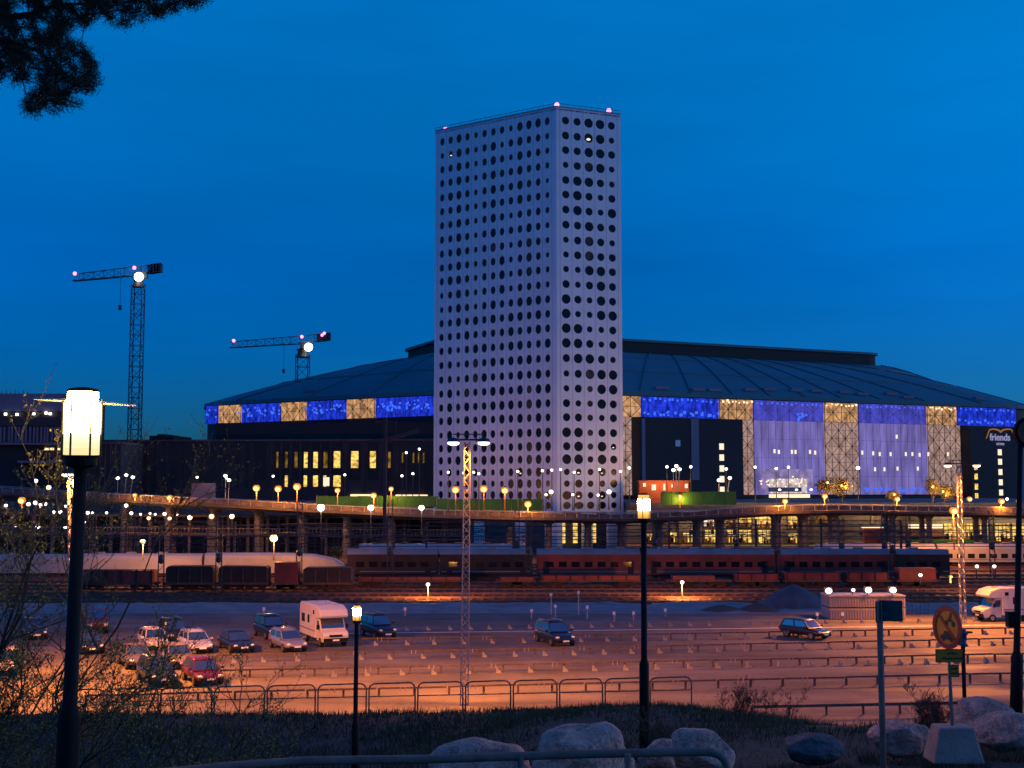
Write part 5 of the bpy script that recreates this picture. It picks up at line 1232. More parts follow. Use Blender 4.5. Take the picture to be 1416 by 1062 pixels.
# ================================================================== VEHICLES
def paint(name, col, metal=.3, rough=.3): 
    return mat(name, col, rough, metal, var=.1, scale=2, coat=.5)
def subsurf(o, n=1):
    m = o.modifiers.new('round', 'SUBSURF'); m.levels = n; m.render_levels = n; return o
def car(px, py, head, label, col, L=4.3, Wd=1.76, H=1.46, kind='hatch', group='cars parked in the rows', headlit=False, name='parked_car'):
    g0 = G(px, py); root = thing(name, label, 'pickup' if kind == 'pickup' else 'car', (g0.x, g0.y, 0), rad(head), group)
    body = paint('car_paint', col); hw = Wd / 2; zb, zs = .26, H * .60
    x0, x1 = -L / 2, L / 2
    # lower body: x = forward
    st = [(x0, .80, .42, zs * .86), (x0 + .12, .94, .30, zs * .98), (x0 + .7, 1.0, zb, zs), (0, 1.0, zb, zs), (x1 - 1.35, 1.0, zb, zs * .98), (x1 - .75, .985, zb, zs * .90), (x1 - .22, .92, .28, zs * .80), (x1, .74, .36, zs * .64)]
    vs = []; fs = []; n = 10
    for x, k, z0, z1 in st:
        w = hw * k; vs += [(x, -w * .86, z0), (x, -w * .99, z0 + .14), (x, -w, (z0 + z1) / 2 + .03), (x, -w * .97, z1 - .05), (x, -w * .86, z1), (x, w * .86, z1), (x, w * .97, z1 - .05), (x, w, (z0 + z1) / 2 + .03), (x, w * .99, z0 + .14), (x, w * .86, z0)]
    for i in range(len(st) - 1):
        for j in range(n): fs.append((i * n + j, i * n + (j + 1) % n, (i + 1) * n + (j + 1) % n, (i + 1) * n + j))
    fs += [tuple(range(n)), tuple(range(len(vs) - 1, len(vs) - n - 1, -1))]
    subsurf(MB().add(vs, fs).build('body', body, root, smooth=True), 1)
    # cabin
    r0, r1, b0, b1 = {'hatch': (x0 + .42, .32, x0 + .10, x1 - 1.05), 'estate': (x0 + .28, .20, x0 + .06, x1 - 1.2), 'sedan': (x0 + 1.15, .15, x0 + .55, x1 - 1.2), 'suv': (x0 + .25, .35, x0 + .08, x1 - 1.15), 'pickup': (-.55, .55, -.75, x1 - 1.25)}[kind]
    wb, wr = hw * .90, hw * .70; z0, z1 = zs - .03, H
    C = lambda u, v, s: (b0 + (r0 - b0) * v if u == 0 else b1 + (r1 - b1) * v, s * (wb + (wr - wb) * v), z0 + (z1 - .05 - z0) * v)
    cabv = [C(0, 0, -1), C(1, 0, -1), C(1, 0, 1), C(0, 0, 1), C(0, 1, -1), C(1, 1, -1), C(1, 1, 1), C(0, 1, 1)]
    MB().add(cabv, [(3, 2, 1, 0), (4, 5, 6, 7), (0, 1, 5, 4), (1, 2, 6, 5), (2, 3, 7, 6), (3, 0, 4, 7)]).build('cabin', body, root)
    top = MB(); xs = (r0 - .03, (r0 + r1) / 2, r1 + .05)
    vs = []
    for x, dz in zip(xs, (-.03, .03, -.05)): vs += [(x, -wr * .98, z1 - .05), (x, -wr * .8, z1 + dz - .005), (x, 0, z1 + dz + .01), (x, wr * .8, z1 + dz - .005), (x, wr * .98, z1 - .05)]
    fs = [(i * 5 + j, i * 5 + j + 1, i * 5 + j + 6, i * 5 + j + 5) for i in range(2) for j in range(4)] + [(0, 1, 2, 3, 4), (14, 13, 12, 11, 10), (0, 5, 10, 14, 9, 4)]
    top.add(vs, fs).build('roof', body, root, smooth=True)
    def pane(nm, pts, off):
        c = sum((Vector(p) for p in pts), Vector()) / 4; nn = (Vector(pts[1]) - Vector(pts[0])).cross(Vector(pts[3]) - Vector(pts[0])).normalized()
        if nn.dot(c - Vector(((b0 + b1) / 2, 0, .8))) < 0: nn = -nn
        q = [c + (Vector(p) - c) * off + nn * .012 for p in pts]; q2 = [p - nn * .02 for p in q]
        MB().add(q + q2, [(0, 1, 2, 3), (7, 6, 5, 4), (0, 4, 5, 1), (1, 5, 6, 2), (2, 6, 7, 3), (3, 7, 4, 0)]).build(nm, M['cglass'], root)
    pane('windscreen', [C(1, .04, -1), C(1, .04, 1), C(1, .96, 1), C(1, .96, -1)], .93); pane('rear_window', [C(0, .25, -1), C(0, .25, 1), C(0, .95, 1), C(0, .95, -1)], .88)
    mid = lambda f, v, s: tuple(Vector(C(0, v, s)).lerp(Vector(C(1, v, s)), f))
    for s in (-1, 1):
        pane('side_window', [mid(.53, .14, s), mid(.96, .14, s), mid(.96, .92, s), mid(.53, .92, s)], .93); pane('side_window', [mid(.06, .14, s), mid(.49, .14, s), mid(.49, .92, s), mid(.06, .92, s)], .93)
    for sx in (x0 + .82, x1 - .86):
        for s in (-1, 1):
            w = MB(); w.tube((sx, s * (hw - .20), .32), (sx, s * (hw + .005), .32), .32, 18); wo = w.build('wheel', M['tyre'], root, smooth=False)
            w = MB(); w.tube((sx, s * (hw + .0), .32), (sx, s * (hw + .012), .32), .20, 10); w.build('rim', M['rim'], wo)
    for s in (-1, 1):
        w = MB(); w.ball((x1 - .17, s * hw * .68, zs * .70), .16, 8, .55); w.build('headlight', M['lens'], root, smooth=True)
        w = MB(); w.box((x0 + .05, s * hw * .76, zs * .80), (.12, .22, .26)); w.build('tail_light', M['taill'], root)
        w = MB(); w.box((b1 - .25, s * (hw + .09), zs + .08), (.12, .2, .13)); w.build('mirror', body, root)
    w = MB(); w.box((x1 - .06, 0, .40), (.10, Wd * .66, .17)); w.build('bumper_grille', M['black'], root)
    w = MB(); w.box((x1 + .0, 0, .44), (.03, .5, .11)); w.build('number_plate', M['white'], root)
    if kind in ('estate', 'suv'):
        w = MB()
        for s in (-1, 1): w.tube((r0 + .15, s * wr * .86, z1 + .06), (r1 - .1, s * wr * .86, z1 + .06), .025, 6)
        w.build('roof_rail', M['rim'], root)
    if kind == 'pickup':
        w = MB(); w.bx(x0 + .12, -hw * .84, zs + .002, -.8, hw * .84, zs + .05); w.build('bed_cover', M['black'], root)
    return root
HD = -62     # heading of the parked rows (degrees, from +x)
car(212, 897, HD, 'silver hatchback in the rear row, left of the pale blue estate', (.42, .42, .46), 4.1, H=1.5)
car(270, 900, HD, 'pale silver blue estate in the rear row with a bright bonnet', (.40, .44, .55), 4.5, kind='estate')
car(326, 899, HD, 'dark navy sedan alone in the rear row', (.015, .02, .045), 4.7, H=1.40, kind='sedan')
car(398, 898, HD, 'grey estate parked close beside the white motorhome', (.22, .22, .26), 4.6, H=1.46, kind='estate')
car(240, 887, HD, 'dark SUV half hidden between the silver hatchback and the pale blue estate', (.02, .018, .022), 4.5, H=1.72, kind='suv')
car(374, 881, HD, 'dark SUV with glinting roof behind the grey estate', (.015, .016, .02), 4.5, H=1.72, kind='suv')
car(523, 881, HD, 'dark off roader parked right of the small park lamp', (.02, .02, .025), 4.3, H=1.80, kind='suv')
car(187, 921, HD, 'grey violet sedan at the left end of the middle row', (.10, .10, .13), 4.3, kind='sedan')
car(244, 921, HD, 'grey brown hatchback in the middle row behind the red car', (.20, .18, .17), 4.2)
car(217, 943, HD, 'dark green black estate in the front row left of the red car', (.02, .03, .028), 4.6, kind='estate')
car(280, 943, HD, 'dark red hatchback in the front row behind the yellow lit rail', (.09, .012, .018), 4.2, H=1.42)
car(8, 929, HD - 10, 'silver car at the left edge half hidden by the bare bush', (.45, .42, .40), 4.3)
car(122, 901, HD, 'dark car behind the bare bush and the big park lamp post', (.02, .022, .03), 4.4, kind='sedan')
car(46, 882, HD, 'dark car behind the bush, far left of the rear row', (.03, .03, .04), 4.4, kind='estate')
car(767, 890, -70, 'blue black pickup with shining blue windscreen alone in the middle of the car park', (.012, .02, .035), 4.6, 1.82, 1.70, 'suv', name='parked_car')
car(1114, 882, -52, 'dark car lit golden at one end, left of the white cabin', (.03, .018, .012), 4.1, H=1.48)
def motorhome(px, py, head, label, L=6.2):
    g0 = G(px, py); root = thing('motorhome', label, 'motorhome', (g0.x, g0.y, 0), rad(head), 'white motorhomes'); w = 1.08
    cabw = mat('motorhome_white', (.52, .50, .48), .45, 0, var=.06, scale=1.2)
    x0, x1 = -L / 2, L / 2
    b = MB(); b.side([(x0, .55), (x1 - 1.75, .55), (x1 - 1.75, 2.05), (x1 - .55, 2.12), (x1 - .45, 2.3), (x1 - .75, 2.72), (x1 - 1.6, 2.98), (x0 + .25, 2.98), (x0, 2.8)], -w, w); o = b.build('body', cabw, root)
    bv = o.modifiers.new('edge', 'BEVEL'); bv.width = .06; bv.segments = 2
    cv = [(-1.76, .42, 2.04), (-.98, .42, 2.03), (-.30, .42, 1.28), (.0, .42, 1.05)]
    b = MB(); b.side([(x1 - 1.749, .40), (x1 - .02, .40), (x1, .95), (x1 - .12, 1.12), (x1 - .78, 1.28), (x1 - 1.25, 2.049), (x1 - 1.749, 2.049)], -w * .90, w * .90); o = b.build('cab', cabw, root); bv = o.modifiers.new('edge', 'BEVEL'); bv.width = .05; bv.segments = 2
    nrm = Vector((.77, 0, .47)).normalized(); a, c = Vector((x1 - .83, 0, 1.34)), Vector((x1 - 1.22, 0, 1.98))
    vs = [(p.x + nrm.x * dd, s * w * .80, p.z + nrm.z * dd) for dd in (.02, .05) for p in (a, c) for s in (-1, 1)]
    MB().add(vs, [(0, 1, 3, 2), (4, 6, 7, 5), (0, 4, 5, 1), (2, 3, 7, 6), (0, 2, 6, 4), (1, 5, 7, 3)]).build('windscreen', M['cglass'], root)
    b = MB(); b.add([(x1 - .72 + .02, -w * .62, 2.52), (x1 - .72 + .02, w * .62, 2.52), (x1 - .60 + .03, w * .62, 2.36), (x1 - .60 + .03, -w * .62, 2.36), (x1 - .80, -w * .62, 2.52), (x1 - .80, w * .62, 2.52), (x1 - .70, w * .62, 2.36), (x1 - .70, -w * .62, 2.36)], [(0, 1, 2, 3), (7, 6, 5, 4), (0, 4, 5, 1), (1, 5, 6, 2), (2, 6, 7, 3), (3, 7, 4, 0)]); b.build('alcove_window', M['wglass'], root)
    for s in (-1, 1):
        for xa, xb, za, zb in ((x0 + .6, x0 + 1.5, 1.5, 2.15), (x0 + 2.3, x0 + 2.8, 1.55, 2.15), (x1 - 2.4, x1 - 2.05, 2.3, 2.6)):
            b = MB(); b.bx(xa, s * w - .015, za, xb, s * w + .02, zb); b.build('side_window', M['wglass'], root)
        b = MB(); b.add([(x1 - 1.65, s * (w * .9 + .012), 1.32), (x1 - .92, s * (w * .9 + .012), 1.32), (x1 - 1.26, s * (w * .9 + .012), 1.9), (x1 - 1.65, s * (w * .9 + .012), 1.9), (x1 - 1.65, s * (w * .9 - .02), 1.32), (x1 - .92, s * (w * .9 - .02), 1.32), (x1 - 1.26, s * (w * .9 - .02), 1.9), (x1 - 1.65, s * (w * .9 - .02), 1.9)], [(0, 1, 2, 3), (7, 6, 5, 4), (0, 4, 5, 1), (1, 5, 6, 2), (2, 6, 7, 3), (3, 7, 4, 0)]); b.build('cab_window', M['cglass'], root)
        for sx in (x0 + 1.5, x1 - .85):
            b = MB(); b.tube((sx, s * (w * .9 - .22), .34), (sx, s * (w * .9 + .03), .34), .34, 18); wo = b.build('wheel', M['tyre'], root); b = MB(); b.tube((sx, s * (w * .9 + .03), .34), (sx, s * (w * .9 + .045), .34), .19, 10); b.build('rim', M['rim'], wo)
        b = MB(); b.box((x1 + .005, s * w * .66, .93), (.05, .36, .2)); b.build('headlight', M['lens'], root)
        b = MB(); b.box((x1 - .95, s * (w * .9 + .16), 1.45), (.14, .16, .34)); b.build('mirror', M['black'], root)
        b = MB(); b.bx(x0 + .1, s * w - .01, 1.02, x1 - 1.9, s * w + .012, 1.12); b.build('stripe', M['lilac'], root)
    b = MB(); b.box((x1 + .01, 0, .56), (.10, w * 1.74, .26)); b.build('bumper', M['black'], root)
    b = MB(); b.box((x1 + .005, 0, .86), (.05, w * .9, .16)); b.build('grille', M['black'], root)
    b = MB(); b.box((x1 + .07, 0, .55), (.02, .5, .11)); b.build('number_plate', M['white'], root)
    b = MB(); b.box((x0 + 2.0, 0, 3.02), (.6, .6, .12)); b.box((x0 + 4.0, .2, 3.01), (.4, .4, .1)); b.build('roof_hatch', M['paleb'], root)
    return root
motorhome(448, 889, -65, 'white motorhome with sleeping alcove parked at the left beside the grey estate')
motorhome(1392, 858, 190, 'white motorhome seen side on at the right edge of the car park', 5.6)
v = G(128, 874); VAN = thing('parked_van', 'reddish brown van behind the bare bush near the lamp post', 'van', (v.x, v.y, 0), rad(-62), None)
b = MB(); b.side([(-2.3, .35), (2.25, .35), (2.3, .95), (1.6, 1.2), (1.0, 2.0), (-2.2, 2.05), (-2.3, 1.9)], -.9, .9); o = b.build('body', paint('van_paint', (.13, .05, .04)), VAN); bv = o.modifiers.new('edge', 'BEVEL'); bv.width = .06; bv.segments = 2
b = MB(); b.add([(1.62, -.75, 1.26), (1.62, .75, 1.26), (1.08, .72, 1.95), (1.08, -.72, 1.95), (1.5, -.75, 1.26), (1.5, .75, 1.26), (1.0, .72, 1.9), (1.0, -.72, 1.9)], [(0, 1, 2, 3), (7, 6, 5, 4), (0, 4, 5, 1), (1, 5, 6, 2), (2, 6, 7, 3), (3, 7, 4, 0)]); b.build('windscreen', M['cglass'], VAN)
for s in (-1, 1):
    b = MB(); b.bx(-1.9, s * .9 - .01, 1.2, .7, s * .9 + .012, 1.75); b.build('side_window', M['cglass'], VAN); b = MB(); b.box((2.27, s * .62, .82), (.08, .3, .2)); b.build('headlight', M['lens'], VAN)
    for sx in (-1.45, 1.5): b = MB(); b.tube((sx, s * .72, .33), (sx, s * .92, .33), .33, 16); b.build('wheel', M['tyre'], VAN)
b = MB(); b.box((2.3, 0, .5), (.08, 1.5, .2)); b.build('bumper', M['black'], VAN)

# ================================================================== FOREGROUND: park lamps
def park_lamp(px, head_top, head_bot, y, ground_z, label, hot, brim, lean_px=0, thick_py=None):
    t = P(px, head_top, y); bt = P(px + lean_px * .25, head_bot, y); hh = t.z - bt.z
    fx = P(px + lean_px, 1060, y).x
    root = thing('park_lamp', label, 'park lamp', (fx, y, ground_z), 0, 'black park lamps with bright lanterns')
    H = bt.z - ground_z; dx = t.x - fx; R = hh * .285
    top = Vector((dx, 0, H)); lean = Vector((dx, 0, H)); 
    X = lambda f: lean * f
    tz = (P(px, thick_py, y).z - ground_z) / H if thick_py else .33
    b = MB(); b.path([X(0), X(tz - .01), X(tz + .012), X(1.0)], [.085, .085, .055, .05], 12); b.build('pole', M['black'], root, smooth=True)
    hd = MB(); ax = lean.normalized()
    c = (top.x, 0, top.z)
    hd.lathe([(.055, -hh * .20), (R * .82, -hh * .15), (R * .86, -hh * .03), (R * 1.05, -hh * .02), (R * 1.05, 0.0)], 18, c); hd.build('lantern_base', M['black'], root)
    for k_, (f0, f1) in enumerate(((.012, .11), (.11, .2), (.2, .28), (.28, .34))):
        g_ = MB(); g_.lathe([(R * .93, hh * f0), (R * .935, hh * f1 - .001)], 20, c); g_.build('lower_glass', E_['parklow%d' % k_ if hot == 'parkhot' else 'orlow%d' % k_], root, smooth=True)
    g_ = MB(); g_.lathe([(R * .94, hh * .342), (R * .94, hh * .80)], 20, c); gl = g_.build('lantern_glass', E_[hot], root, smooth=True)
    cp_ = MB(); cp_.lathe([(R * .80, hh * .802), (R * .80, hh * .985)], 18, c); cp_.build('upper_glass', E_[hot if hot == 'parkhot' else 'orlow1'], root, smooth=True)
    cp_ = MB(); cp_.lathe([(R * .84, hh * .986), (R * .84, hh * 1.03), (R * .3, hh * 1.06)], 18, c); cp_.build('lantern_cap', M['black'], root, smooth=False)
    fr = MB()
    for k in range(6):
        a = 2 * math.pi * (k + .25) / 6; fr.beam((c[0] + R * math.cos(a), R * math.sin(a), c[2]), (c[0] + R * math.cos(a), R * math.sin(a), c[2] + hh * .88), .012)
    fr.build('lantern_bar', M['black'], root)
    if brim:
        br = MB(); rb_ = hh * .76; n = 40; br.lathe([(R * .82, hh * .84), (rb_, hh * .82), (rb_, hh * .835), (R * .82, hh * .862)], n, (0, 0, 0))
        o = br.build('brim', mat('brim_metal', (.55, .5, .42), .35, .6, var=0), root, smooth=False); o.location = c; o.rotation_euler = (rad(1.5), rad(3.2), 0)
    return root
park_lamp(115, 541, 630, 9.5, hillz(-3.4, 9.5) - .05, 'largest park lamp at the left, glowing lantern with wide flat brim', 'parkhot', True, -28, 985)
park_lamp(890, 684, 717, 21.8, hillz(2.34, 21.8) - .05, 'black park lamp in front of the tower right edge, lantern at bridge height', 'parkor', False, 1, 915)
park_lamp(493.5, 837, 858, 29.6, hillz(-3.7, 29.6) - .05, 'smallest park lamp, standing low between the motorhome and the pipe fence', 'parkor', False, -3, 1000)
# dark tall post at the right edge
p = P(1404, 1030, 22.5); zg = hillz(p.x, 22.5) - .05; RP = thing('dark_lamp_post', 'tall unlit black post with round dark head cut by the right edge', 'lamp post', (p.x, 22.5, zg))
tp = P(1411, 602, 22.5); H = tp.z - zg; dx = tp.x - p.x; tz = (P(1404, 905, 22.5).z - zg) / H
b = MB(); b.path([(0, 0, 0), (dx * tz, 0, H * tz - .05), (dx * tz, 0, H * tz + .06), (dx, 0, H)], [.115, .105, .06, .045], 12); b.build('pole', M['black'], RP, smooth=True)
b = MB(); c = P(1424, 598, 22.5); 
for r, m_, nm_, yo in ((.29, 'black', 'round_head_rim', 0), (.235, 'rust', 'round_head_face', -.03)):
    b = MB(); b.tube((c.x - p.x, yo - .04, c.z - zg), (c.x - p.x, yo + .06, c.z - zg), r, 32); b.build(nm_, M[m_], RP)
bp = P(1400, 856, 22.5); b = MB(); b.box((bp.x - p.x - .02, -.05, bp.z - zg), (.2, .16, .27)); b.tube((bp.x - p.x, 0, bp.z - zg), (bp.x - p.x + .1, 0, bp.z - zg), .03, 6); b.build('meter_box', M['black'], RP)

# hooped pipe fence along the bank
FX0, FX1, FY = P(72, 960, 45.2), P(958, 938, 45.2), 45.2
FE = thing('pipe_fence', 'long grey pipe fence of round cornered hoops along the top of the car park bank', 'fence', (FX0.x, FY, 3.2))
pxs = [72, 146, 221, 295, 368, 438, 508.5, 576, 642, 708, 772, 835, 897, 958]
def top_z(px): return P(px, 954.5 - (px - 72) * (18.5 / 886), FY).z
for i in range(len(pxs) - 1):
    a, c = P(pxs[i], 950, FY).x + .05, P(pxs[i + 1], 950, FY).x - .05; z1a, z1b = top_z(pxs[i]), top_z(pxs[i + 1]); r = .22
    za, zc = hill(a, FY) - .1, hill(c, FY) - .1
    pts = [(a, FY, za), (a, FY, z1a - r)] + [(a + r - r * math.cos(t * math.pi / 8), FY, z1a - r + r * math.sin(t * math.pi / 8)) for t in range(1, 5)] + [(c - r + r * math.sin(t * math.pi / 8), FY, z1b - r + r * math.cos(t * math.pi / 8)) for t in range(0, 4)] + [(c, FY, z1b - r), (c, FY, zc)]
    b = MB(); b.path(pts, .027, 8); b.tube((a, FY, z1a - .46), (c, FY, z1b - .46), .02, 8); b.build('hoop_panel', M['rail_steel'], FE, smooth=True, world=True)

# handrail close to the camera
b = MB(); HR = thing('handrail', 'thick grey pipe handrail close to the camera along the bottom of the photo', 'handrail', (0, 8, 8.8))
hp = [P(60, 1083, 7.2), P(250, 1066, 7.5), P(330, 1058.5, 7.6), P(420, 1052, 7.7), P(600, 1049.5, 7.8), P(800, 1043, 7.9), P(960, 1039.5, 8.0), P(982, 1040, 8.0), P(994, 1043.5, 8.0), P(1002, 1051, 8.0), P(1005, 1062, 8.0)]
hp.append(Vector((hp[-1].x, hp[-1].y, hill(hp[-1].x, 8) - .2)))
b.path(hp, .027, 12); b.build('rail', M['rail_steel'], HR, smooth=True, world=True)
for px, py in ((200, 1071), (720, 1046), (868, 1042)):
    q_ = P(px, py, 7.85); b = MB(); b.tube((q_.x, q_.y, q_.z), (q_.x, q_.y, hill(q_.x, q_.y) - .2), .021, 10); b.build('post', M['rail_steel'], HR, world=True, smooth=True)

# boulders
def boulder(px, pyt, pyb, wpx, y, m, label, seed, flat=1.0, skew=0.0, dep=.8):
    c = P(px, pyb, y); w = wpx / F * y; h = (pyb - pyt) / F * y
    me = bpy.data.meshes.new('boulder'); bm_ = bmesh.new(); bmesh.ops.create_icosphere(bm_, subdivisions=5, radius=1)
    rn = random.Random(seed); cuts = [(Vector((rn.gauss(0, 1), rn.gauss(0, 1), rn.gauss(.2, .6))).normalized(), rn.uniform(.72, .95)) for _ in range(11)]
    for v in bm_.verts:
        d = v.co.normalized(); r = 1.0
        for nn, k in cuts:
            dd = d.dot(nn)
            if dd > k / 1.0: r = min(r, k / dd) 
        r += .10 * NZ.noise(d * 1.4 + Vector((seed, 0, 0))) + .03 * NZ.noise(d * 4 + Vector((0, seed, 0))) + .012 * NZ.noise(d * 11)
        v.co = d * r; x, yy, z = v.co
        v.co = Vector((x * w / 2 + skew * z * h * .5, yy * w / 2 * dep, (z * .5 + .5 - .18) * h * 1.2))
    bm_.to_mesh(me); bm_.free(); me.materials.append(M[m]); me.polygons.foreach_set('use_smooth', [True] * len(me.polygons))
    o = bpy.data.objects.new('boulder', me); COL.objects.link(o); o.location = c; tag(o, label, 'boulder', 'boulders beside the path'); return o
boulder(662, 1023, 1078, 142, 15.5, 'rock', 'low rounded grey boulder left of the biggest one, behind the handrail', 1)
boulder(808, 999, 1084, 152, 15.0, 'rock', 'biggest cracked boulder at the bottom, just left of the middle park lamp foot', 5, dep=.7)
boulder(917, 1023, 1060, 66, 16.8, 'rock', 'small boulder tucked behind the handrail between two larger ones', 7)
boulder(968, 1008, 1064, 96, 15.8, 'rock', 'boulder with sloping top behind the bent end of the handrail', 12, skew=-.25)
boulder(1123, 1013, 1048, 84, 19.5, 'rock_dark', 'dark flat boulder alone in the rough grass beside the path', 21)
boulder(1245, 994, 1036, 84, 20.5, 'rock', 'pale rounded boulder behind the post with dark boards', 31)
boulder(1357, 965, 1012, 90, 22.5, 'rock', 'large pale boulder behind the concrete sign foot', 44)
boulder(1394, 985, 1030, 92, 21.2, 'rock', 'brownish boulder at the right edge beside the tall black post', 52)
# round yellow sign on a concrete foot
sp_ = P(1318, 1040, 19.6); zg = P(1318, 1041, 19.6).z; SG = thing('traffic_sign', 'round red rimmed yellow prohibition sign over two yellow plates on a concrete foot', 'traffic sign', (sp_.x, 19.6, zg), 0)
sx = 19.6 / F
b = MB(); n0 = [(-.40, -.28), (.40, -.28), (.40, .28), (-.40, .28)]; n1 = [(-.27, -.2), (.27, -.2), (.27, .2), (-.27, .2)]
b.add([(x, y, -.12) for x, y in n0] + [(x, y, .42) for x, y in n1], [(3, 2, 1, 0), (4, 5, 6, 7), (0, 1, 5, 4), (1, 2, 6, 5), (2, 3, 7, 6), (3, 0, 4, 7)]); o = b.build('concrete_foot', M['concrete'], SG); bv = o.modifiers.new('edge', 'BEVEL'); bv.width = .03; bv.segments = 2
def sl_(px, py): p = P(px, py, 19.6); return Vector((p.x - sp_.x, 0, p.z - zg))
b = MB(); b.tube(sl_(1317, 1005), sl_(1309, 850), .028, 10); b.build('pole', M['steel'], SG, smooth=True)
yaw = rad(-70); ct = sl_(1309.5, 867)
def signdisc(r, m, nm, o, r_in=0):
    b = MB(); n = 40
    ring = lambda rr, d: [(rr * math.cos(2 * math.pi * k / n), -d, rr * math.sin(2 * math.pi * k / n)) for k in range(n)]
    if r_in: b.add(ring(r, o) + ring(r_in, o) + ring(r, o - .01) + ring(r_in, o - .01), [(k, (k + 1) % n, n + (k + 1) % n, n + k) for k in range(n)] + [(2 * n + k, 2 * n + (k + 1) % n, (k + 1) % n, k) for k in range(n)])
    else: b.add(ring(r, o) + ring(r, o - .012), [tuple(range(n)), tuple(range(2 * n - 1, n - 1, -1))] + [(k, (k + 1) % n, n + (k + 1) % n, n + k) for k in range(n)])
    ob = b.build(nm, M[m], SG); ob.location = ct + Vector((0, -.04, 0)); ob.rotation_euler = (0, 0, yaw); return ob
R_ = .335
D0 = signdisc(R_, 'yellow', 'sign_disc', .012); signdisc(R_, 'sred', 'red_rim', .026, R_ * .78)
def onsign(vs, m, nm, o=.017):
    b = MB()
    for poly in vs:
        n = len(poly); b.add([(x, -o, z) for x, z in poly] + [(x, -o + .004, z) for x, z in poly], [tuple(range(n)), tuple(range(2 * n - 1, n - 1, -1))] + [(k, (k + 1) % n, n + (k + 1) % n, n + k) for k in range(n)])
    ob = b.build(nm, M[m], SG); ob.location = ct + Vector((0, -.04, 0)); ob.rotation_euler = (0, 0, yaw)
circ = lambda x, z, r, n=14: [(x + r * math.cos(2 * math.pi * k / n), z + r * math.sin(2 * math.pi * k / n)) for k in range(n)]
onsign([circ(-.02, .06, .045), circ(.15, .06, .045), [(-.02, .06), (.02, .13), (.12, .13), (.15, .06), (.10, .09), (.03, .09)], [(.03, .13), (.06, .19), (.11, .18), (.10, .13)], circ(.09, .205, .027)], 'sdark', 'motorcycle_symbol')
onsign([[(-.16, -.19), (.16, -.19), (.16, -.13), (.10, -.12), (.07, -.06), (-.07, -.06), (-.10, -.12), (-.16, -.13)], circ(-.09, -.19, .035), circ(.09, -.19, .035)], 'sdark', 'car_symbol')
onsign([[(-.205, .165), (-.17, .20), (.205, -.165), (.17, -.20)]], 'sred', 'diagonal_bar', .021)
def plate(px0, py0, px1, py1, nm, rows):
    a, c = sl_(px0, py0), sl_(px1, py1); b = MB(); b.bx(a.x, -.055, c.z, c.x, -.04, a.z); o = b.build(nm, M['yellow'], SG)
    b = MB(); t = .012; b.bx(a.x, -.06, a.z - t, c.x, -.0555, a.z); b.bx(a.x, -.06, c.z, c.x, -.0555, c.z + t); b.bx(a.x, -.06, c.z + t, a.x + t, -.0555, a.z - t); b.bx(c.x - t, -.06, c.z + t, c.x, -.0555, a.z - t); b.build('plate_edge', M['sred'], SG)
    b = MB(); rn = random.Random(4); hgt = a.z - c.z
    for i, (f0, f1) in enumerate(rows):
        z = a.z - hgt * (i + .8) / (len(rows) + .6); x = a.x + (c.x - a.x) * f0
        while x < a.x + (c.x - a.x) * f1: w_ = rn.uniform(.01, .03); b.bx(x, -.059, z - hgt * .09, x + w_, -.0555, z + hgt * .09 * rn.uniform(.5, 1)); x += w_ + .008
    b.build('worn_lettering', M['sdark'], SG)
plate(1292, 897, 1330.5, 915.5, 'upper_plate', ((.42, .8), (.22, .92))); plate(1310, 918.5, 1324.5, 935.5, 'lower_plate', ((.2, .85), (.2, .8)))
# post with two dark boards seen from behind
q_ = P(1222, 1075, 13.5); zg2 = hill(q_.x, 13.5) - .1; BS = thing('notice_post', 'grey steel post carrying two dark notice boards set at an angle', 'sign', (q_.x, 13.5, zg2))
tp = P(1221, 832, 13.5); b = MB(); b.tube((0, 0, 0), (0, 0, tp.z - zg2), .034, 12); b.build('pole', M['rail_steel'], BS, smooth=True)
zt, zb_ = P(1221, 830, 13.5).z - zg2, P(1221, 859, 13.5).z - zg2
for rz, xo, yo in ((rad(62), -.035, -.06), (rad(-12), .115, -.02)):
    b = MB(); b.box((0, 0, 0), (.25 if rz < 0 else .19, .02, zt - zb_)); o = b.build('board', M['signgrey'], BS); o.location = (xo, yo, (zt + zb_) / 2); o.rotation_euler = (0, 0, rz); bv = o.modifiers.new('edge', 'BEVEL'); bv.width = .006
    b = MB(); b.box((0, 0, .0), (.03, .04, (zt - zb_) * .9)); o = b.build('bracket', M['dsteel'], BS); o.location = (xo * .3, yo * .3, (zt + zb_) / 2)
# small blue headed post
q_ = P(1334, 975, 27.0); zg3 = hill(q_.x, 27) - .1; PS = thing('ticket_post', 'thin dark post with small blue headed box behind the yellow sign', 'post', (q_.x, 27.0, zg3))
zt = P(1334, 893, 27).z - zg3; b = MB(); b.tube((0, 0, 0), (0, 0, zt), .045, 10); b.build('pole', M['black'], PS, smooth=True)
zt2 = P(1334, 868.5, 27).z - zg3; b = MB(); b.lathe([(.07, zt), (.11, zt + .01), (.075, zt + .06), (.085, zt2 - .14), (.12, zt2 - .12), (.06, zt2 - .02), (.02, zt2)], 14); b.build('head', M['sblue'], PS, smooth=True); b = MB(); b.box((0, 0, (zt + zt2) / 2 + .1), (.42, .05, .04)); b.build('cross_piece', M['black'], PS)

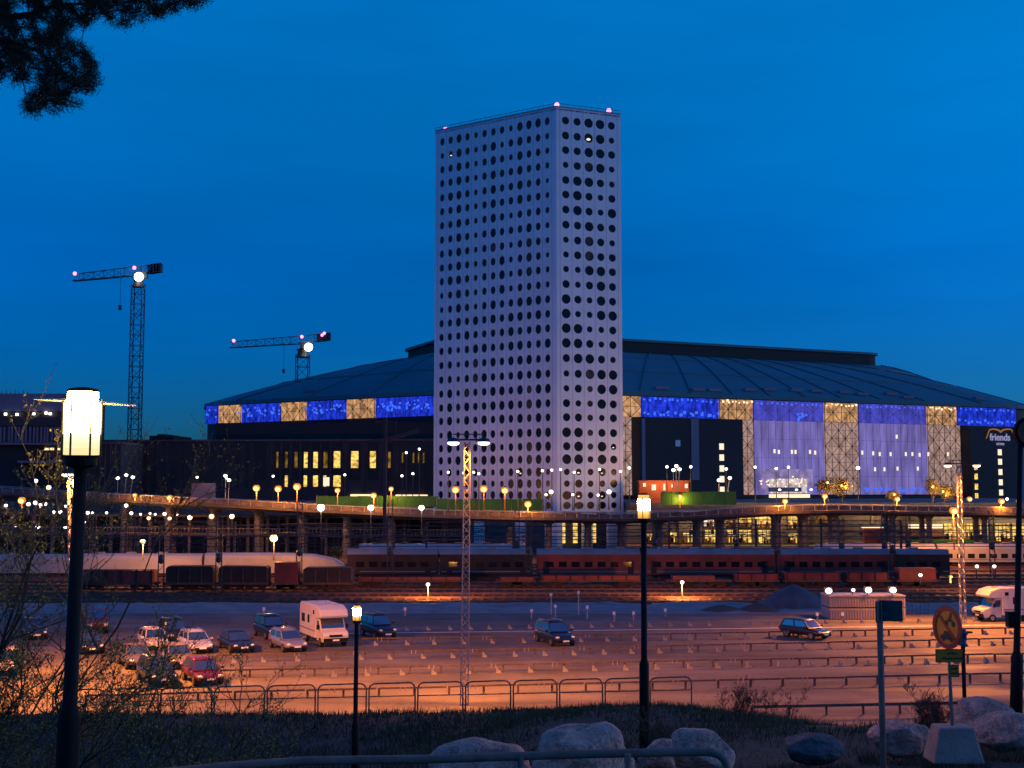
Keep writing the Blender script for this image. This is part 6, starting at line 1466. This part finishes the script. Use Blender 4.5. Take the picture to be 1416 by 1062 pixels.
# bare bushes at the left
def bare_bush(label, loc, stems, h, seed, leafn, lean=(.1, 0), group='bare spring bushes', m='twig', leaf=.016, leafm='leaf', r0=.03, spread=.32):
    rn = random.Random(seed); root = thing('bare_bush', label, 'bush', loc, 0, group); t = MB(); tips = []
    def br(p, d, L, r, lvl):
        pts = [p]; dd = d.normalized()
        for i in range(5):
            dd = (dd + Vector((rn.gauss(lean[0] * .3, .13), rn.gauss(lean[1] * .3, .13), rn.gauss(.05, .10)))).normalized(); pts.append(pts[-1] + dd * (L / 5))
        t.path(pts, [max(.0022, r * (1 - .15 * i)) for i in range(6)], 5 if lvl == 0 else 3, False)
        if lvl >= 1: tips.extend(pts[2:])
        if lvl >= 4: return
        for k in range((7, 5, 4, 3)[lvl]):
            q = pts[rn.randint(1, 5)]; a = rn.uniform(0, 6.283); v = Vector((math.cos(a), math.sin(a), rn.uniform(-.1, .7))).normalized()
            br(q, dd * .75 + v * .75, L * rn.uniform(.34, .58), r * .52, lvl + 1)
    for k in range(stems):
        a = rn.uniform(0, 6.283); br(Vector((rn.gauss(0, .22), rn.gauss(0, .22), -.1)), Vector((math.cos(a) * spread + lean[0], math.sin(a) * spread + lean[1], 1)), h * rn.uniform(.55, .85), r0, 0)
    t.build('branch', M[m], root, fix=False)
    c = MB()
    for i in range(leafn):
        p = rn.choice(tips) + Vector((rn.gauss(0, .02), rn.gauss(0, .02), rn.gauss(0, .02))); a = Vector((rn.gauss(0, 1), rn.gauss(0, 1), rn.gauss(0, 1))).normalized() * leaf; bb = Vector((rn.gauss(0, 1), rn.gauss(0, 1), rn.gauss(0, 1))).normalized() * leaf * .5
        c.add([p - a, p + bb, p + a, p - bb], [(0, 1, 2, 3)])
    c.build('leaf', M[leafm], root, fix=False)
for i, (x, y, st, h, ln, lab) in enumerate(((-4.9, 10.6, 5, 3.9, 17000, 'tall bare bush with fresh yellow leaves at the left edge'), (-3.95, 11.6, 5, 3.2, 11000, 'dense bare bush left of the big lamp post'), (-3.1, 12.4, 4, 2.3, 1500, 'lower twiggy bush right behind the big lamp post'), (-6.1, 13.0, 5, 4.6, 12000, 'bare bush farther back at the left edge'))):
    bare_bush(lab, (x, y, hillz(x, y)), st, h, 200 + i, ln, lean=(.12, 0))
x, y = P(1062, 985, 30.5).x, 30.5
bare_bush('small leafy sapling on the crest of the mound right of the fence end', (x, y, hillz(x, y)), 3, 1.0, 301, 420, (0, 0), 'small bushes on the bank', 'bark', .018, 'bark', .010, .5)
for i, (px, y, h, lab) in enumerate(((1298, 23.5, .95, 'thin bare twigs between the pale boulder and the concrete foot'), (1282, 23.8, .8, 'sparse low twigs left of the thin ones by the concrete foot'), (1020, 29, .9, 'leggy dry stalks left of the small sapling'), (930, 20.5, .9, 'tall dry grass stalks right of the middle park lamp foot'))):
    x = P(px, 1000, y).x; bare_bush(lab, (x, y, hillz(x, y)), 7, h, 320 + i, 40, (0, 0), 'small bushes on the bank', 'straw' if i == 3 else 'bark', .012, 'straw', .006, .18)

# pine branch hanging into the upper left corner
PX, PY = -4.6, 5.2
PN = thing('pine_tree', 'dark pine with branches hanging into the upper left corner', 'pine tree', (PX, PY, hill(PX, PY) - .1))
t = MB(); zg4 = PN.location.z; t.path([(PX, PY, zg4), (PX + .05, PY, zg4 + 3), (PX - .05, PY, zg4 + 6), (PX, PY, zg4 + 9)], [.24, .2, .17, .13], 12); t.build('trunk', M['bark'], PN, smooth=True, world=True)
rn = random.Random(99)
def inside(px, py):
    blobs = ((30, 25, 52, 34), (95, 12, 70, 22), (160, 8, 60, 26), (212, 3, 42, 14), (265, -6, 26, 15), (60, 65, 62, 38), (95, 105, 42, 30), (78, 132, 36, 18), (55, 148, 26, 14), (25, 95, 22, 16), (10, 60, 30, 36), (0, 10, 30, 30), (130, -20, 160, 30), (0, 100, 16, 6), (128, 112, 10, 12))
    holes = ((32, 14, 17, 9), (98, 2, 9, 6), (4, 78, 7, 12), (112, 55, 10, 6), (40, 125, 9, 6), (140, 42, 24, 5), (62, 146, 5, 3), (168, 9, 5, 3), (50, 118, 6, 4))
    if any(((px - a) / c) ** 2 + ((py - b) / d) ** 2 < 1 for a, b, c, d in holes): return False
    return any(((px - a) / c) ** 2 + ((py - b) / d) ** 2 < 1 for a, b, c, d in blobs)
nd = MB(); wd = MB(); cnt = 0; tufts = []
while cnt < 900:
    px, py = rn.uniform(-90, 300), rn.uniform(-90, 170)
    if py > -20 and not inside(px, py): continue
    y = rn.uniform(5.0, 6.1); tufts.append(P(px, py, y)); cnt += 1
nodes = [P(-200, 40, 5.5), P(-80, 50, 5.5), P(20, 60, 5.5), P(80, 90, 5.5), P(40, 20, 5.5), P(120, 5, 5.5), P(200, -5, 5.6), P(265, -18, 5.6), P(75, 135, 5.5), P(-40, -30, 5.4)]
for a, c in ((0, 1), (1, 2), (2, 3), (3, 8), (1, 4), (4, 5), (5, 6), (6, 7), (1, 9)):
    wd.path([nodes[a], nodes[a].lerp(nodes[c], .5) + Vector((0, 0, .02)), nodes[c]], [.022 if a < 2 else .012, .016 if a < 2 else .01, .014 if a < 2 else .006], 6)
wd.path([(PX, PY, nodes[0].z + .3), nodes[0].lerp(Vector((PX, PY, nodes[0].z + .3)), .5) + Vector((0, 0, .1)), nodes[0]], [.05, .04, .024], 6)
done = [n.copy() for n in nodes] + [nodes[a].lerp(nodes[c], f) for a, c in ((1, 2), (2, 3), (3, 8), (1, 4), (4, 5), (5, 6), (6, 7), (1, 9)) for f in (.25, .5, .75)]
tufts.sort(key=lambda p: min((n - p).length for n in nodes))
for p in tufts:
    q = min(done, key=lambda n: (n - p).length_squared); done.append(p); d = (p - q).normalized() if (p - q).length > .01 else Vector((0, 0, -1))
    wd.path([q, q.lerp(p, .5) + Vector((0, 0, .004)), p], [.0035, .003, .0025], 3, False)
    for k in range(120):
        s_ = p + Vector((rn.gauss(0, .016), rn.gauss(0, .016), rn.gauss(0, .014))); a = (d * rn.uniform(-.2, .6) + Vector((rn.gauss(0, 1), rn.gauss(0, 1), rn.gauss(0, 1))).normalized()).normalized() * rn.uniform(.014, .034)
        w_ = a.cross(Vector((rn.gauss(0, 1), rn.gauss(0, 1), rn.gauss(0, 1)))).normalized() * .0016; nd.add([s_ - w_, s_ + w_, s_ + a], [(0, 1, 2)])
wd.build('branch', M['bark'], PN, world=True, fix=False); nd.build('needles', M['needle'], PN, world=True, fix=False)
